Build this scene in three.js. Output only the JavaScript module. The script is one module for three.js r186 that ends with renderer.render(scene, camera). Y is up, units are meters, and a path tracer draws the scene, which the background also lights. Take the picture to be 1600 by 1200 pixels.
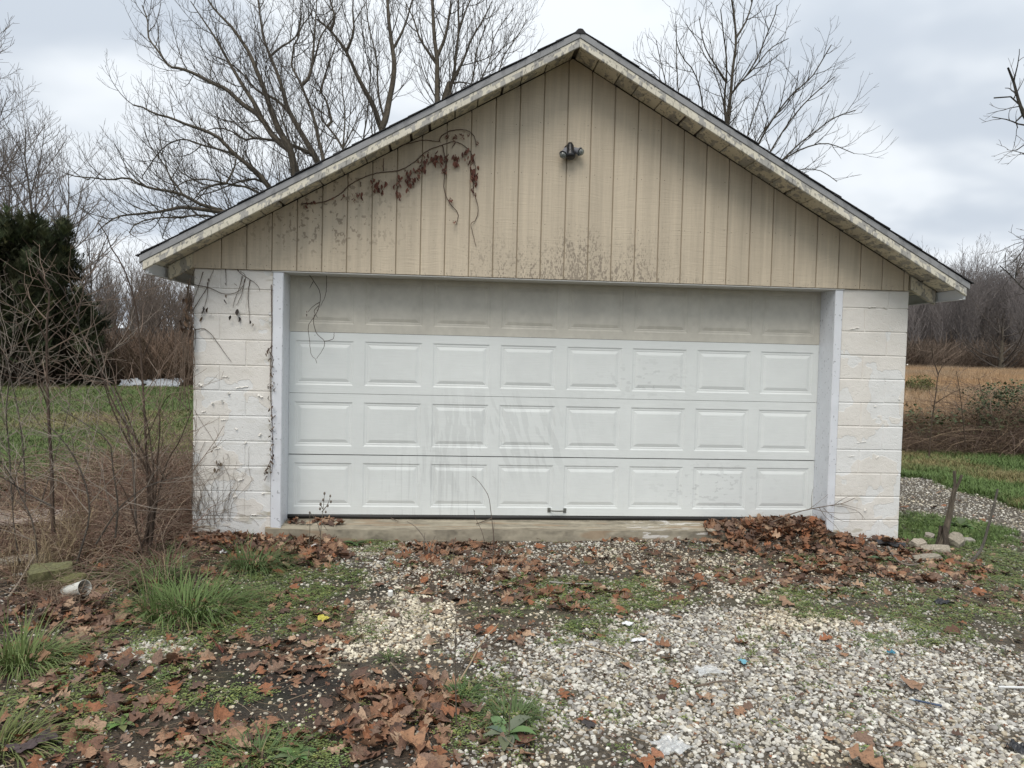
import * as THREE from 'three';
import { mergeGeometries, mergeVertices } from 'three/addons/utils/BufferGeometryUtils.js';

// ------------------------------------------------------------ camera, sky, sun, exposure
const scene = new THREE.Scene();
const FOCAL = 1150, PW = 1600, PH = 1200;
const camera = new THREE.PerspectiveCamera(2 * Math.atan(PH / 2 / FOCAL) * 180 / Math.PI, PW / PH, 0.05, 2000);
camera.position.set(-0.9374, 1.5415, 6.0561);
camera.rotation.set(-0.0401, -0.0814, 0.0238, 'YXZ');
camera.updateMatrixWorld();
scene.add(camera);
const renderer = new THREE.WebGLRenderer({ antialias: true });
renderer.toneMapping = THREE.LinearToneMapping;
renderer.toneMappingExposure = 1.36;
renderer.shadowMap.enabled = true;

// seeded random and noise
function rng(seed) { let a = seed >>> 0; return () => { a = a + 0x6D2B79F5 | 0; let t = Math.imul(a ^ a >>> 15, 1 | a); t = t + Math.imul(t ^ t >>> 7, 61 | t) ^ t; return ((t ^ t >>> 14) >>> 0) / 4294967296; }; }
const hash2 = (x, y) => { let h = Math.imul(x, 374761393) + Math.imul(y, 668265263) | 0; h = Math.imul(h ^ h >>> 13, 1274126177); return ((h ^ h >>> 16) >>> 0) / 4294967296; };
function vnoise(x, y) {
  const xi = Math.floor(x), yi = Math.floor(y), u = x - xi, v = y - yi, a = u * u * (3 - 2 * u), b = v * v * (3 - 2 * v);
  const p = hash2(xi, yi), q = hash2(xi + 1, yi), r = hash2(xi, yi + 1), s = hash2(xi + 1, yi + 1);
  return (p + (q - p) * a) * (1 - b) + (r + (s - r) * a) * b;
}
function fbm(x, y, o = 4) { let s = 0, a = 0.5, n = 0; for (let i = 0; i < o; i++) { s += a * vnoise(x, y); n += a; a *= 0.5; x = x * 2.03 + 17.1; y = y * 2.03 - 9.7; } return s / n; }
const clamp = (x, a = 0, b = 1) => Math.min(b, Math.max(a, x));
const sstep = (a, b, x) => { const t = clamp((x - a) / (b - a)); return t * t * (3 - 2 * t); };
const lerp = (a, b, t) => a + (b - a) * t;
const V = (x, y, z) => new THREE.Vector3(x, y, z);

// overcast sky: soft layered cloud, one cool white, a little brighter overhead
{
  const W = 2048, H = 1024, d = new Float32Array(W * H * 4);
  for (let j = 0; j < H; j++) for (let i = 0; i < W; i++) {
    const el = ((j + 0.5) / H - 0.5) * Math.PI, az = ((i + 0.5) / W - 0.5) * 2 * Math.PI, k = (j * W + i) * 4;
    const y = Math.sin(el), c = Math.cos(el), x = c * Math.cos(az), z = c * Math.sin(az);
    let r, g, b;
    if (y < -0.02) { r = 0.16; g = 0.15; b = 0.13; }
    else {
      const q = 1 / (Math.max(y, 0) + 0.22), u = x * q * 1.05 + 3.7, v = z * q * 1.05 + 1.3;
      const warp = fbm(u * 0.8 + 8, v * 0.8 + 2, 3) * 1.4;
      const f = fbm(u * 1.5 + warp, v * 1.9 + warp * 0.6, 5), f2 = fbm(u * 4.0 - warp, v * 4.4 + 5, 4);
      let t = sstep(0.34, 0.62, f * 0.78 + f2 * 0.22);
      const zen = 1 + 0.38 * sstep(0.25, 1, y);
      r = lerp(0.465, 0.68, t) * zen; g = lerp(0.515, 0.717, t) * zen; b = lerp(0.58, 0.755, t) * zen;
    }
    d[k] = r; d[k + 1] = g; d[k + 2] = b; d[k + 3] = 1;
  }
  const t = new THREE.DataTexture(d, W, H, THREE.RGBAFormat, THREE.FloatType);
  t.mapping = THREE.EquirectangularReflectionMapping; t.magFilter = THREE.LinearFilter; t.minFilter = THREE.LinearFilter; t.needsUpdate = true;
  scene.background = t; scene.environment = t;
  scene.backgroundIntensity = 1.0; scene.environmentIntensity = 1.0;
}
const sun = new THREE.DirectionalLight(0xfff6ea, 1.5);
sun.position.set(-5, 22, 14); sun.target.position.set(0, 1, 0);
sun.castShadow = true; sun.shadow.radius = 60; sun.shadow.mapSize.set(2048, 2048);
Object.assign(sun.shadow.camera, { left: -22, right: 22, top: 20, bottom: -14, near: 1, far: 90 });
scene.add(sun, sun.target);

// ------------------------------------------------------------ helpers
const CM = camera.matrixWorld, CI = camera.matrixWorldInverse.copy(CM).invert(), CP = camera.position;
const rayTo = (px, py) => V((px - PW / 2) / FOCAL, -(py - PH / 2) / FOCAL, -1).transformDirection(CM).multiplyScalar(Math.hypot((px - PW / 2) / FOCAL, (py - PH / 2) / FOCAL, 1));
const at = (px, py, depth) => rayTo(px, py).multiplyScalar(depth).add(CP);              // a photograph point at a depth along the lens
const onZ = (px, py, z) => { const d = rayTo(px, py); return d.multiplyScalar((z - CP.z) / d.z).add(CP); };
const onY = (px, py, y = 0) => { const d = rayTo(px, py); return d.multiplyScalar((y - CP.y) / d.y).add(CP); };
const seen = (x, y, z, m = 0.08) => { const q = V(x, y, z).applyMatrix4(CI); if (q.z > -0.3) return false; const a = FOCAL * q.x / -q.z / 800, b = FOCAL * q.y / -q.z / 600; return Math.abs(a) < 1 + m && Math.abs(b) < 1 + m; };
const taken = new Map();
function numbered(name) { const n = taken.get(name) || 0; taken.set(name, n + 1); return n ? name + '_' + String(n).padStart(3, '0') : name; }
function tag(o, label, category, group, kind) { if (label) o.userData.label = label; if (category) o.userData.category = category; if (group) o.userData.group = group; if (kind) o.userData.kind = kind; return o; }
function thing(name, label, category, pos = [0, 0, 0], turn = 0, group) { const o = new THREE.Group(); o.name = numbered(name); o.position.set(...pos); o.rotation.y = turn; scene.add(o); return tag(o, label, category, group); }
function mesh(name, geo, mat, parent) { const m = new THREE.Mesh(geo, mat); m.name = parent === scene ? numbered(name) : name; m.castShadow = m.receiveShadow = true; parent.add(m); return m; }
function std(c, rough = 0.85, more = {}) { const m = new THREE.MeshStandardMaterial({ roughness: rough, metalness: 0, ...more }); if (Array.isArray(c)) m.color.setRGB(...c); else m.color.set(c); return m; }
// texture computed per texel: f(u, v, out) fills linear rgb; v runs upward
const enc = x => Math.round(255 * (x <= 0.0031308 ? 12.92 * x : 1.055 * Math.pow(clamp(x), 1 / 2.4) - 0.055));
function colorTex(W, H, f, repeat) {
  const d = new Uint8Array(W * H * 4), o = [0, 0, 0];
  for (let j = 0; j < H; j++) for (let i = 0; i < W; i++) { f((i + 0.5) / W, (j + 0.5) / H, o); const k = (j * W + i) * 4; d[k] = enc(o[0]); d[k + 1] = enc(o[1]); d[k + 2] = enc(o[2]); d[k + 3] = 255; }
  return fin(new THREE.DataTexture(d, W, H, THREE.RGBAFormat), THREE.SRGBColorSpace, repeat);
}
function grayTex(W, H, f, repeat) {
  const d = new Uint8Array(W * H * 4);
  for (let j = 0; j < H; j++) for (let i = 0; i < W; i++) { const g = Math.round(255 * clamp(f((i + 0.5) / W, (j + 0.5) / H))), k = (j * W + i) * 4; d[k] = d[k + 1] = d[k + 2] = g; d[k + 3] = 255; }
  return fin(new THREE.DataTexture(d, W, H, THREE.RGBAFormat), THREE.NoColorSpace, repeat);
}
function fin(t, cs, repeat) { t.colorSpace = cs; t.magFilter = THREE.LinearFilter; t.minFilter = THREE.LinearMipmapLinearFilter; t.generateMipmaps = true; t.wrapS = t.wrapT = repeat ? THREE.RepeatWrapping : THREE.ClampToEdgeWrapping; t.needsUpdate = true; return t; }

// collects tubes, blades and faces into one geometry
class MB {
  constructor() { this.p = []; this.i = []; this.u = []; this.c = null; }
  get n() { return this.p.length / 3; }
  v(x, y, z, u = 0, w = 0) { this.p.push(x, y, z); this.u.push(u, w); return this.n - 1; }
  tri(a, b, c) { this.i.push(a, b, c); }
  quad(a, b, c, d) { this.i.push(a, b, c, a, c, d); }
  tube(pts, rad, sides = 5, cap = false) {
    const n = pts.length; let tx, ty, tz, ux, uy, uz, prev = -1, len = 0;
    for (let k = 0; k < n; k++) {
      const a = pts[Math.max(0, k - 1)], b = pts[Math.min(n - 1, k + 1)];
      tx = b.x - a.x; ty = b.y - a.y; tz = b.z - a.z; let l = Math.hypot(tx, ty, tz) || 1; tx /= l; ty /= l; tz /= l;
      if (k === 0) { if (Math.abs(ty) < 0.9) { ux = tz; uy = 0; uz = -tx; } else { ux = 1; uy = 0; uz = 0; } }
      const dt = ux * tx + uy * ty + uz * tz; ux -= dt * tx; uy -= dt * ty; uz -= dt * tz; l = Math.hypot(ux, uy, uz) || 1; ux /= l; uy /= l; uz /= l;
      const wx = ty * uz - tz * uy, wy = tz * ux - tx * uz, wz = tx * uy - ty * ux, r = typeof rad === 'function' ? rad(k / (n - 1)) : rad[k];
      if (k) len += Math.hypot(pts[k].x - pts[k - 1].x, pts[k].y - pts[k - 1].y, pts[k].z - pts[k - 1].z);
      const base = this.n;
      for (let s = 0; s < sides; s++) { const t = s / sides * 2 * Math.PI, c = Math.cos(t) * r, d = Math.sin(t) * r; this.v(pts[k].x + ux * c + wx * d, pts[k].y + uy * c + wy * d, pts[k].z + uz * c + wz * d, s / sides, len); }
      if (prev >= 0) for (let s = 0; s < sides; s++) { const e = (s + 1) % sides; this.quad(prev + s, prev + e, base + e, base + s); }
      if (cap && (k === 0 || k === n - 1)) for (let s = 1; s < sides - 1; s++) k ? this.tri(base, base + s, base + s + 1) : this.tri(base, base + s + 1, base + s);
      prev = base;
    }
  }
  blade(root, dir, len, width, droop, segs = 4, rnd = Math.random) { // curved grass blade
    let x = root.x, y = root.y, z = root.z, dx = dir.x, dy = dir.y, dz = dir.z; const sx = -dir.z, sz = dir.x, sl = Math.hypot(sx, sz) || 1; let a = -1, b = -1;
    for (let k = 0; k <= segs; k++) {
      const w = width * 0.5 * (1 - Math.pow(k / segs, 1.6)) + 0.0002, i = this.v(x - sx / sl * w, y, z - sz / sl * w), j = this.v(x + sx / sl * w, y, z + sz / sl * w);
      if (a >= 0) this.quad(a, b, j, i); a = i; b = j;
      const st = len / segs; x += dx * st; y += dy * st; z += dz * st; dy -= droop / segs; const l = Math.hypot(dx, dy, dz); dx /= l; dy /= l; dz /= l;
    }
  }
  geo(smooth = true) {
    const g = new THREE.BufferGeometry(); g.setAttribute('position', new THREE.BufferAttribute(new Float32Array(this.p), 3)); g.setAttribute('uv', new THREE.BufferAttribute(new Float32Array(this.u), 2));
    if (this.c) g.setAttribute('color', new THREE.BufferAttribute(new Float32Array(this.c), 3));
    g.setIndex(new THREE.BufferAttribute(new Uint32Array(this.i), 1)); g.computeVertexNormals(); return g;
  }
}
// prism of a convex outline (counter-clockwise in x, y) from z0 to z1, front edges chamfered by b; uv = plain x, y through the given frame
function prism(poly, z0, z1, b = 0.003, frame = [0, 0, 1, 1]) {
  const n = poly.length, inset = poly.map((p, i) => {
    const a = poly[(i + n - 1) % n], c = poly[(i + 1) % n], e1 = [p[0] - a[0], p[1] - a[1]], e2 = [c[0] - p[0], c[1] - p[1]], l1 = Math.hypot(...e1), l2 = Math.hypot(...e2);
    const n1 = [-e1[1] / l1, e1[0] / l1], n2 = [-e2[1] / l2, e2[0] / l2], k = 1 + n1[0] * n2[0] + n1[1] * n2[1];
    return [p[0] + b * (n1[0] + n2[0]) / Math.max(k, 0.3), p[1] + b * (n1[1] + n2[1]) / Math.max(k, 0.3)];
  });
  const P = [], U = [], put = (q, z) => { P.push(q[0], q[1], z); U.push((q[0] - frame[0]) / frame[2], (q[1] - frame[1]) / frame[3]); };
  for (let i = 1; i < n - 1; i++) { put(inset[0], z1); put(inset[i], z1); put(inset[i + 1], z1); put(poly[0], z0); put(poly[i + 1], z0); put(poly[i], z0); }
  for (let i = 0; i < n; i++) {
    const j = (i + 1) % n, A = poly[i], B = poly[j], C = inset[i], D = inset[j];
    put(A, z1 - b); put(B, z1 - b); put(D, z1); put(A, z1 - b); put(D, z1); put(C, z1);
    put(A, z0); put(B, z0); put(B, z1 - b); put(A, z0); put(B, z1 - b); put(A, z1 - b);
  }
  const g = new THREE.BufferGeometry(); g.setAttribute('position', new THREE.Float32BufferAttribute(P, 3)); g.setAttribute('uv', new THREE.Float32BufferAttribute(U, 2)); g.computeVertexNormals(); return g;
}
const rect = (x0, x1, y0, y1) => [[x0, y0], [x1, y0], [x1, y1], [x0, y1]];
function box(x0, x1, y0, y1, z0, z1, b = 0.003, frame) { return prism(rect(x0, x1, y0, y1), z0, z1, b, frame); }
function curve(pts, step) { const c = new THREE.CatmullRomCurve3(pts, false, 'centripetal'), n = Math.max(2, Math.ceil(c.getLength() / step)); return c.getSpacedPoints(n); }

// ------------------------------------------------------------ the ground
const GD = 12.5; // depth at which the field starts to rise
function groundH(x, z) {
  const d = 6 - z; // metres out from the camera
  let h = 0;
  const right = sstep(2.5, 7, x);
  h += right * (clamp((d - GD) / 62) * 0.72 + sstep(74, 190, d) * (6 + 3 * sstep(30, 110, x)) + sstep(190, 320, d) * 4);
  h += (1 - right) * sstep(40, 160, d) * 5;
  const near = 1 - sstep(8, 30, d);
  h += near * ((fbm(x * 1.3 + 5, z * 1.3, 3) - 0.5) * 0.05 + (fbm(x * 6, z * 6, 2) - 0.5) * 0.014);
  h += sstep(8, 40, d) * (fbm(x * 0.2, z * 0.2, 2) - 0.5) * 0.15;
  // nothing rises through the wall foot or the slab
  if (z < 0.06 && z > -7.6 && x > -3.05 && x < 3.0) h = Math.min(h, 0.0);
  // banks of leaves and soil against the wall
  h += 0.10 * Math.exp(-(((x - 2.15) / 0.5) ** 2 + ((z + 0.02) / 0.2) ** 2)) + 0.05 * Math.exp(-(((x + 2.75) / 0.5) ** 2 + ((z - 0.25) / 0.3) ** 2));
  return h;
}
// patches of the yard, as ellipses on the ground (centre and half-size)
function blob(px, py, rx, ry, s = 1) { const c = onY(px, py), d = V(c.x, 0, c.z).applyMatrix4(CI), a = onY(px, py - ry * 0.9), b = onY(px, Math.min(py + ry * 0.9, 1400)); return { x: c.x, z: (a.z + b.z) / 2, rx: rx * -d.z / FOCAL, rz: Math.abs(a.z - b.z) / 2, s }; }
const field = (list, x, z) => { let m = 0; for (const b of list) { const q = ((x - b.x) / b.rx) ** 2 + ((z - b.z) / b.rz) ** 2; if (q < 4) m = Math.max(m, b.s * (1 - sstep(0.35, 2.2, q))); } return m; };
const leafB = [blob(1215, 842, 115, 20, 1.0), blob(1010, 843, 150, 9, 0.7), blob(735, 895, 95, 52, 0.75), blob(700, 860, 70, 20, 0.65), blob(1370, 893, 190, 20, 0.6), blob(1560, 935, 90, 26, 0.5), blob(1180, 905, 190, 26, 0.4), blob(1100, 870, 250, 18, 0.32), blob(880, 930, 80, 30, 0.5),
  blob(590, 1125, 145, 54, 0.95), blob(700, 1170, 120, 40, 0.8), blob(100, 965, 150, 28, 0.9), blob(350, 965, 170, 35, 0.4), blob(130, 1040, 180, 50, 0.7), blob(60, 1140, 200, 90, 0.7), blob(270, 1170, 150, 50, 0.75), blob(430, 1020, 110, 36, 0.55), blob(410, 850, 110, 30, 1), blob(480, 870, 70, 25, 0.9), blob(250, 880, 120, 60, 0.7), blob(80, 860, 180, 70, 0.6), blob(200, 790, 150, 60, 0.8), blob(740, 830, 500, 6, 0.3), blob(1330, 850, 80, 14, 0.9), blob(770, 1010, 90, 30, 0.35), blob(1440, 880, 100, 40, 0.7)];
const greenB = [blob(455, 915, 95, 45, 0.95), blob(590, 850, 60, 10, 0.9), blob(950, 930, 120, 32, 0.75), blob(830, 950, 60, 22, 0.5), blob(1400, 950, 240, 40, 0.62), blob(1430, 1000, 150, 22, 0.75), blob(1250, 955, 90, 30, 0.7), blob(1540, 880, 90, 45, 0.9), blob(1490, 830, 70, 22, 0.9), blob(160, 1100, 130, 60, 0.7), blob(330, 1080, 70, 30, 0.4), blob(420, 1180, 110, 40, 0.8), blob(770, 1110, 80, 60, 0.75), blob(590, 1110, 60, 30, 0.4), blob(900, 985, 60, 20, 0.7), blob(330, 960, 170, 60, 0.7), blob(1050, 905, 90, 14, 0.5), blob(1310, 880, 80, 14, 0.55), blob(60, 1080, 120, 60, 0.5), blob(1100, 1105, 60, 40, 0.22), blob(1000, 1120, 50, 30, 0.2), blob(880, 1090, 60, 30, 0.25), blob(560, 990, 60, 20, 0.25), blob(150, 880, 150, 40, 0.6)];
const soilB = [blob(500, 1065, 240, 36, 1), blob(560, 915, 60, 40, 0.8), blob(330, 1080, 130, 26, 0.9), blob(100, 1000, 260, 70, 0.7), blob(120, 880, 260, 90, 1), blob(300, 1160, 320, 60, 0.55), blob(400, 840, 160, 22, 0.8), blob(1450, 850, 90, 24, 0.7), blob(650, 1150, 160, 50, 0.7)];
const gravB = [blob(640, 985, 110, 70, 1), blob(600, 890, 110, 45, 0.75), blob(225, 1010, 60, 20, 1), blob(900, 900, 400, 50, 0.55), blob(1250, 1080, 460, 130, 1.2), blob(860, 1060, 200, 80, 0.8), blob(1150, 920, 240, 30, 0.6), blob(1500, 1130, 300, 120, 1.2), blob(1500, 790, 170, 62, 1.1), blob(1450, 778, 90, 22, 0.9), blob(820, 1180, 120, 40, 0.7), blob(990, 850, 180, 16, 0.5), blob(640, 850, 40, 14, 0.8), blob(1600, 840, 60, 40, 0.5)];
const wob = (x, z) => [x + (fbm(x * 2.6, z * 2.6, 3) - 0.5) * 0.5, z + (fbm(x * 2.6 + 40, z * 2.6, 3) - 0.5) * 0.4];
const leafM = (x, z) => { const [a, b] = wob(x, z); return field(leafB, a, b); }, greenM = (x, z) => { const [a, b] = wob(x, z); return field(greenB, a, b); };
const soilM = (x, z) => { const [a, b] = wob(x, z); return field(soilB, a, b); }, gravM = (x, z) => { const [a, b] = wob(x, z); return field(gravB, a, b); };
const lawnL = (x, z) => sstep(-2.6, -4.2, x + (fbm(x, z, 2) - 0.5) * 1.5) * sstep(-2.0, -3.6, z + (fbm(x * 0.8 + 9, z * 0.8, 2) - 0.5) * 2) * sstep(-25, -21, z);
const lawnR = (x, z) => sstep(4.95, 5.65, x + (fbm(x * 1.6, z * 1.6, 3) - 0.5) * 1.1) * sstep(-7.2, -6.4, z);
{
  const axis = (lo, a, b, hi, step, gr) => { const s = []; for (let v = a; v <= b + 1e-6; v += step) s.push(v); let d = step, v = a; while (v > lo) { d *= gr; v -= d; s.unshift(Math.max(v, lo)); } d = step; v = b; while (v < hi) { d *= gr; v += d; s.push(Math.min(v, hi)); } return s; };
  const xs = axis(-600, -6.4, 8.0, 600, 0.055, 1.16), zs = axis(-700, -7.5, 4.6, 60, 0.055, 1.16), m = new MB(); m.c = [];
  for (const z of zs) for (const x of xs) {
    m.v(x, groundH(x, z), z, x, z);
    const n = fbm(x * 3, z * 3, 3), n2 = fbm(x * 14, z * 14, 2), g = clamp(gravM(x, z)), s = soilM(x, z), gr = greenM(x, z), lf = leafM(x, z);
    let c = [0.105, 0.088, 0.066];                                                       // damp earth and fines
    const mix = (t, d) => { t = clamp(t); for (let k = 0; k < 3; k++) c[k] = lerp(c[k], d[k], t); };
    mix(g * 0.6, [0.155, 0.135, 0.105]); mix(s * sstep(0.35, 0.6, n + 0.12), [0.024, 0.020, 0.016]); mix(gr * 0.75 * sstep(0.3, 0.6, n2), [0.075, 0.10, 0.034]); mix(lf * 0.6, [0.085, 0.052, 0.034]);
    mix(lawnL(x, z), [0.07 + 0.03 * n, 0.085 + 0.02 * n, 0.03]); mix(lawnR(x, z), [0.07, 0.10, 0.03]);
    const d = 6 - z; if (x > 3 && d > 12) mix(sstep(12.2, 14, d), [0.20 + 0.07 * n, 0.135 + 0.03 * n, 0.075]);
    if (x > 3 && d > 70) mix(sstep(72, 80, d), [0.06, 0.045, 0.035]);
    if (x < 3 && d > 26) mix(sstep(26, 30, d), [0.055, 0.043, 0.032]);
    m.c.push(...c);
  }
  const w = xs.length;
  for (let j = 0; j + 1 < zs.length; j++) for (let i = 0; i + 1 < w; i++) m.quad(j * w + i, (j + 1) * w + i, (j + 1) * w + i + 1, j * w + i + 1);
  const grain = colorTex(512, 512, (u, v, o) => { const T = 8; const n = 0.2 + 1.5 * (vnoise(u * 170, v * 170) * 0.45 + vnoise(u * 60 + 9, v * 60) * 0.3 + vnoise(u * 18 + 3, v * 18) * 0.25) + (vnoise(u * 200 + 50, v * 200) > 0.88 ? 0.7 : 0); o[0] = clamp(n * 0.74); o[1] = clamp(n * 0.72); o[2] = clamp(n * 0.68); }, true);
  const bump = grayTex(512, 512, (u, v) => vnoise(u * 128, v * 128) * 0.6 + vnoise(u * 40 + 3, v * 40) * 0.4, true);
  const mat = std([1, 1, 1], 0.97, { vertexColors: true, map: grain, bumpMap: bump, bumpScale: 0.022 });
  tag(mesh('ground', m.geo(), mat, scene), 'bare yard earth with moss and fines, running out to the fields', null, null, 'structure');
}

// ------------------------------------------------------------ the garage
const garage = thing('garage', 'white block garage with tan gable siding and a wide white sectional door', 'garage');
const WL = -2.9954, WR = 2.9606, TL = -2.3829, TR = 2.37, DX = 2.2973, DZ = -0.2347, Y0 = 2.0099, CRS = 0.2032, SB = 2.166;
const S1 = 1.6902, S2 = 1.1776, S3 = 0.6601, S4 = 0.1523, BACK = -7.4;
const RO = 0.35, SLOPE = 0.5605, APEX = 3.96, AX = -0.01;       // rake overhang, roof pitch, underside of roof at the ridge
const under = x => APEX - SLOPE * Math.abs(x - AX);
{ // block piers with every block
  const pier = (x0, x1, seed, stains) => {
    const r = rng(seed), g = new THREE.Group(); g.name = 'block_pier'; garage.add(g);
    const fr = [x0 - 0.03, -0.12, 0.68, 2.4];
    const flake = (x, y) => { const n = fbm(x * 5 + seed, y * 5, 4), k = sstep(1.7, 0.9, y) * 0.10; return sstep(0.60 - k, 0.61 - k, n); };
    const tex = colorTex(680, 2048, (u, v, o) => {
      const x = fr[0] + u * fr[2], y = fr[1] + v * fr[3], n = fbm(x * 9 + seed, y * 9, 4), f = flake(x, y), sp = vnoise(x * 260, y * 260);
      let R = 0.735, G = 0.71, B = 0.662; const e = (n - 0.5) * 0.10; R += e; G += e; B += e;
      if (f > 0.5) { R = 0.74 + e; G = 0.745 + e; B = 0.73 + e; }
      const dirt = sstep(0.56, 0.7, fbm(x * 7 + 3, y * 22 + seed, 4)) * stains(x, y); R *= 1 - 0.24 * dirt; G *= 1 - 0.26 * dirt; B *= 1 - 0.32 * dirt;
      if (sp > 0.985 && fbm(x * 6, y * 6 + 4, 2) > 0.5) { R *= 0.5; G *= 0.47; B *= 0.42; }
      o[0] = R; o[1] = G; o[2] = B;
    });
    const bmp = grayTex(680, 2048, (u, v) => { const x = fr[0] + u * fr[2], y = fr[1] + v * fr[3]; return 0.35 + 0.22 * fbm(x * 40, y * 40, 3) + 0.16 * vnoise(x * 260, y * 260) - 0.2 * sstep(0.8, 0.95, vnoise(x * 110 + 9, y * 110)) - 0.22 * flake(x, y) + 0.12 * fbm(x * 8 + seed, y * 8, 2); });
    const paint = std([1, 1, 1], 0.72, { map: tex, bumpMap: bmp, bumpScale: 0.007 });
    mesh('mortar', box(x0 + 0.006, x1 - 0.006, -0.3, SB, -0.19, -0.0055, 0.002, fr), paint, g);
    const j = 0.0035;
    for (let k = -1; k < 11; k++) {
      const yt = Math.min(Y0 - k * CRS + CRS * 0 - j, SB - 0.002) , yt2 = k < 0 ? SB - 0.002 : Y0 - k * CRS - j, yb = k < 0 ? Y0 + j : Y0 - (k + 1) * CRS + j;
      const half = ((k & 1) ^ (seed & 1)) === 1, xm = half ? x0 + 0.203 : x0 + 0.408;
      for (const [a, b] of [[x0, xm - j * 0.6], [xm + j * 0.6, x1]]) {
        const q = () => (r() - 0.5) * 0.0022;
        mesh('concrete_block', prism([[a + q(), yb + q()], [b + q(), yb + q()], [b + q(), yt2 + q()], [a + q(), yt2 + q()]], -0.19, q() * 0.7, 0.0036 + r() * 0.0018, fr), paint, g);
      }
    }
    // paint lifting off in curls
    const curl = (px, py, w, h, turn) => {
      w *= 0.8; h *= 0.75;
      const c = onZ(px, py, 0), m = new MB(), n = 6;
      for (let i = 0; i <= n; i++) { const t = i / n, wv = w * (0.5 + 0.5 * Math.sin(Math.PI * (0.12 + 0.8 * t))); for (const s of [0, 0.5, 1]) { const a = s * 1.5; m.v((t - 0.5) * w * 2, -Math.sin(a) * h * (0.75 + 0.35 * Math.sin(i * 2.1 + px)), (1 - Math.cos(a)) * h * 0.75 + 0.0015 + wv * 0, fr[0], 0); } }
      for (let i = 0; i < n; i++) for (let s = 0; s < 2; s++) m.quad(i * 3 + s, i * 3 + s + 1, i * 3 + s + 4, i * 3 + s + 3);
      const k = mesh('paint_flake', m.geo(), flakeMat, g); k.position.set(c.x, c.y, 0.0008); k.rotation.z = turn;
    };
    return curl;
  };
  const flakeMat = std([0.74, 0.72, 0.67], 0.7);
  const cl = pier(WL, TL, 10, (x, y) => sstep(0.5, 0.1, y) * 0.7 + 0.25 + sstep(-2.46, -2.39, x) * 0.6);
  for (const [x, y, w, h, t] of [[315, 600, 0.03, 0.022, -0.5], [360, 613, 0.014, 0.03, -1.0], [378, 604, 0.06, 0.012, 0.15], [407, 617, 0.03, 0.022, -0.5], [350, 626, 0.012, 0.03, -1.3], [353, 588, 0.035, 0.01, -0.1], [307, 575, 0.015, 0.02, 0.6], [376, 748, 0.03, 0.016, 0.3], [349, 655, 0.025, 0.01, 0.2], [370, 669, 0.014, 0.018, -0.6], [405, 678, 0.018, 0.022, 0.9], [397, 803, 0.025, 0.012, 0.0], [330, 629, 0.012, 0.03, 1.2], [340, 700, 0.03, 0.01, 0.2], [383, 690, 0.012, 0.022, 0.8], [410, 770, 0.012, 0.02, 0.9], [318, 642, 0.02, 0.012, 0.3], [366, 775, 0.02, 0.015, 0.5]]) cl(x, y, w, h, t);
  const cr = pier(TR, WR, 23, (x, y) => sstep(0.5, 0.05, y) * 0.9 + 0.1);
  for (const [x, y, w, h, t] of [[1335, 512, 0.05, 0.012, 0.25], [1362, 479, 0.045, 0.01, 0.1], [1384, 481, 0.02, 0.014, -0.6], [1405, 623, 0.012, 0.01, 0.1], [1367, 634, 0.012, 0.012, 0.3], [1350, 795, 0.018, 0.026, 1.2], [1346, 690, 0.05, 0.008, 0.15], [1330, 712, 0.03, 0.008, 0.1], [1370, 713, 0.02, 0.014, 0.8], [1417, 569, 0.008, 0.012, 0.5]]) cr(x, y, w, h, t);
  // side and back walls, floor
  const wallP = std([0.66, 0.64, 0.59], 0.8);
  mesh('side_wall', box(WL + 0.002, WL + 0.19, -0.3, 2.2, BACK, -0.192, 0.002), wallP, garage); mesh('side_wall', box(WR - 0.19, WR - 0.002, -0.3, 2.2, BACK, -0.192, 0.002), wallP, garage);
  mesh('back_wall', prism([[WL + 0.19, -0.3], [WR - 0.19, -0.3], [WR - 0.19, under(WR - 0.19) - 0.03], [AX, APEX - 0.03], [WL + 0.19, under(WL + 0.19) - 0.03]], BACK, BACK + 0.19, 0.002), wallP, garage);
}
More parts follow.
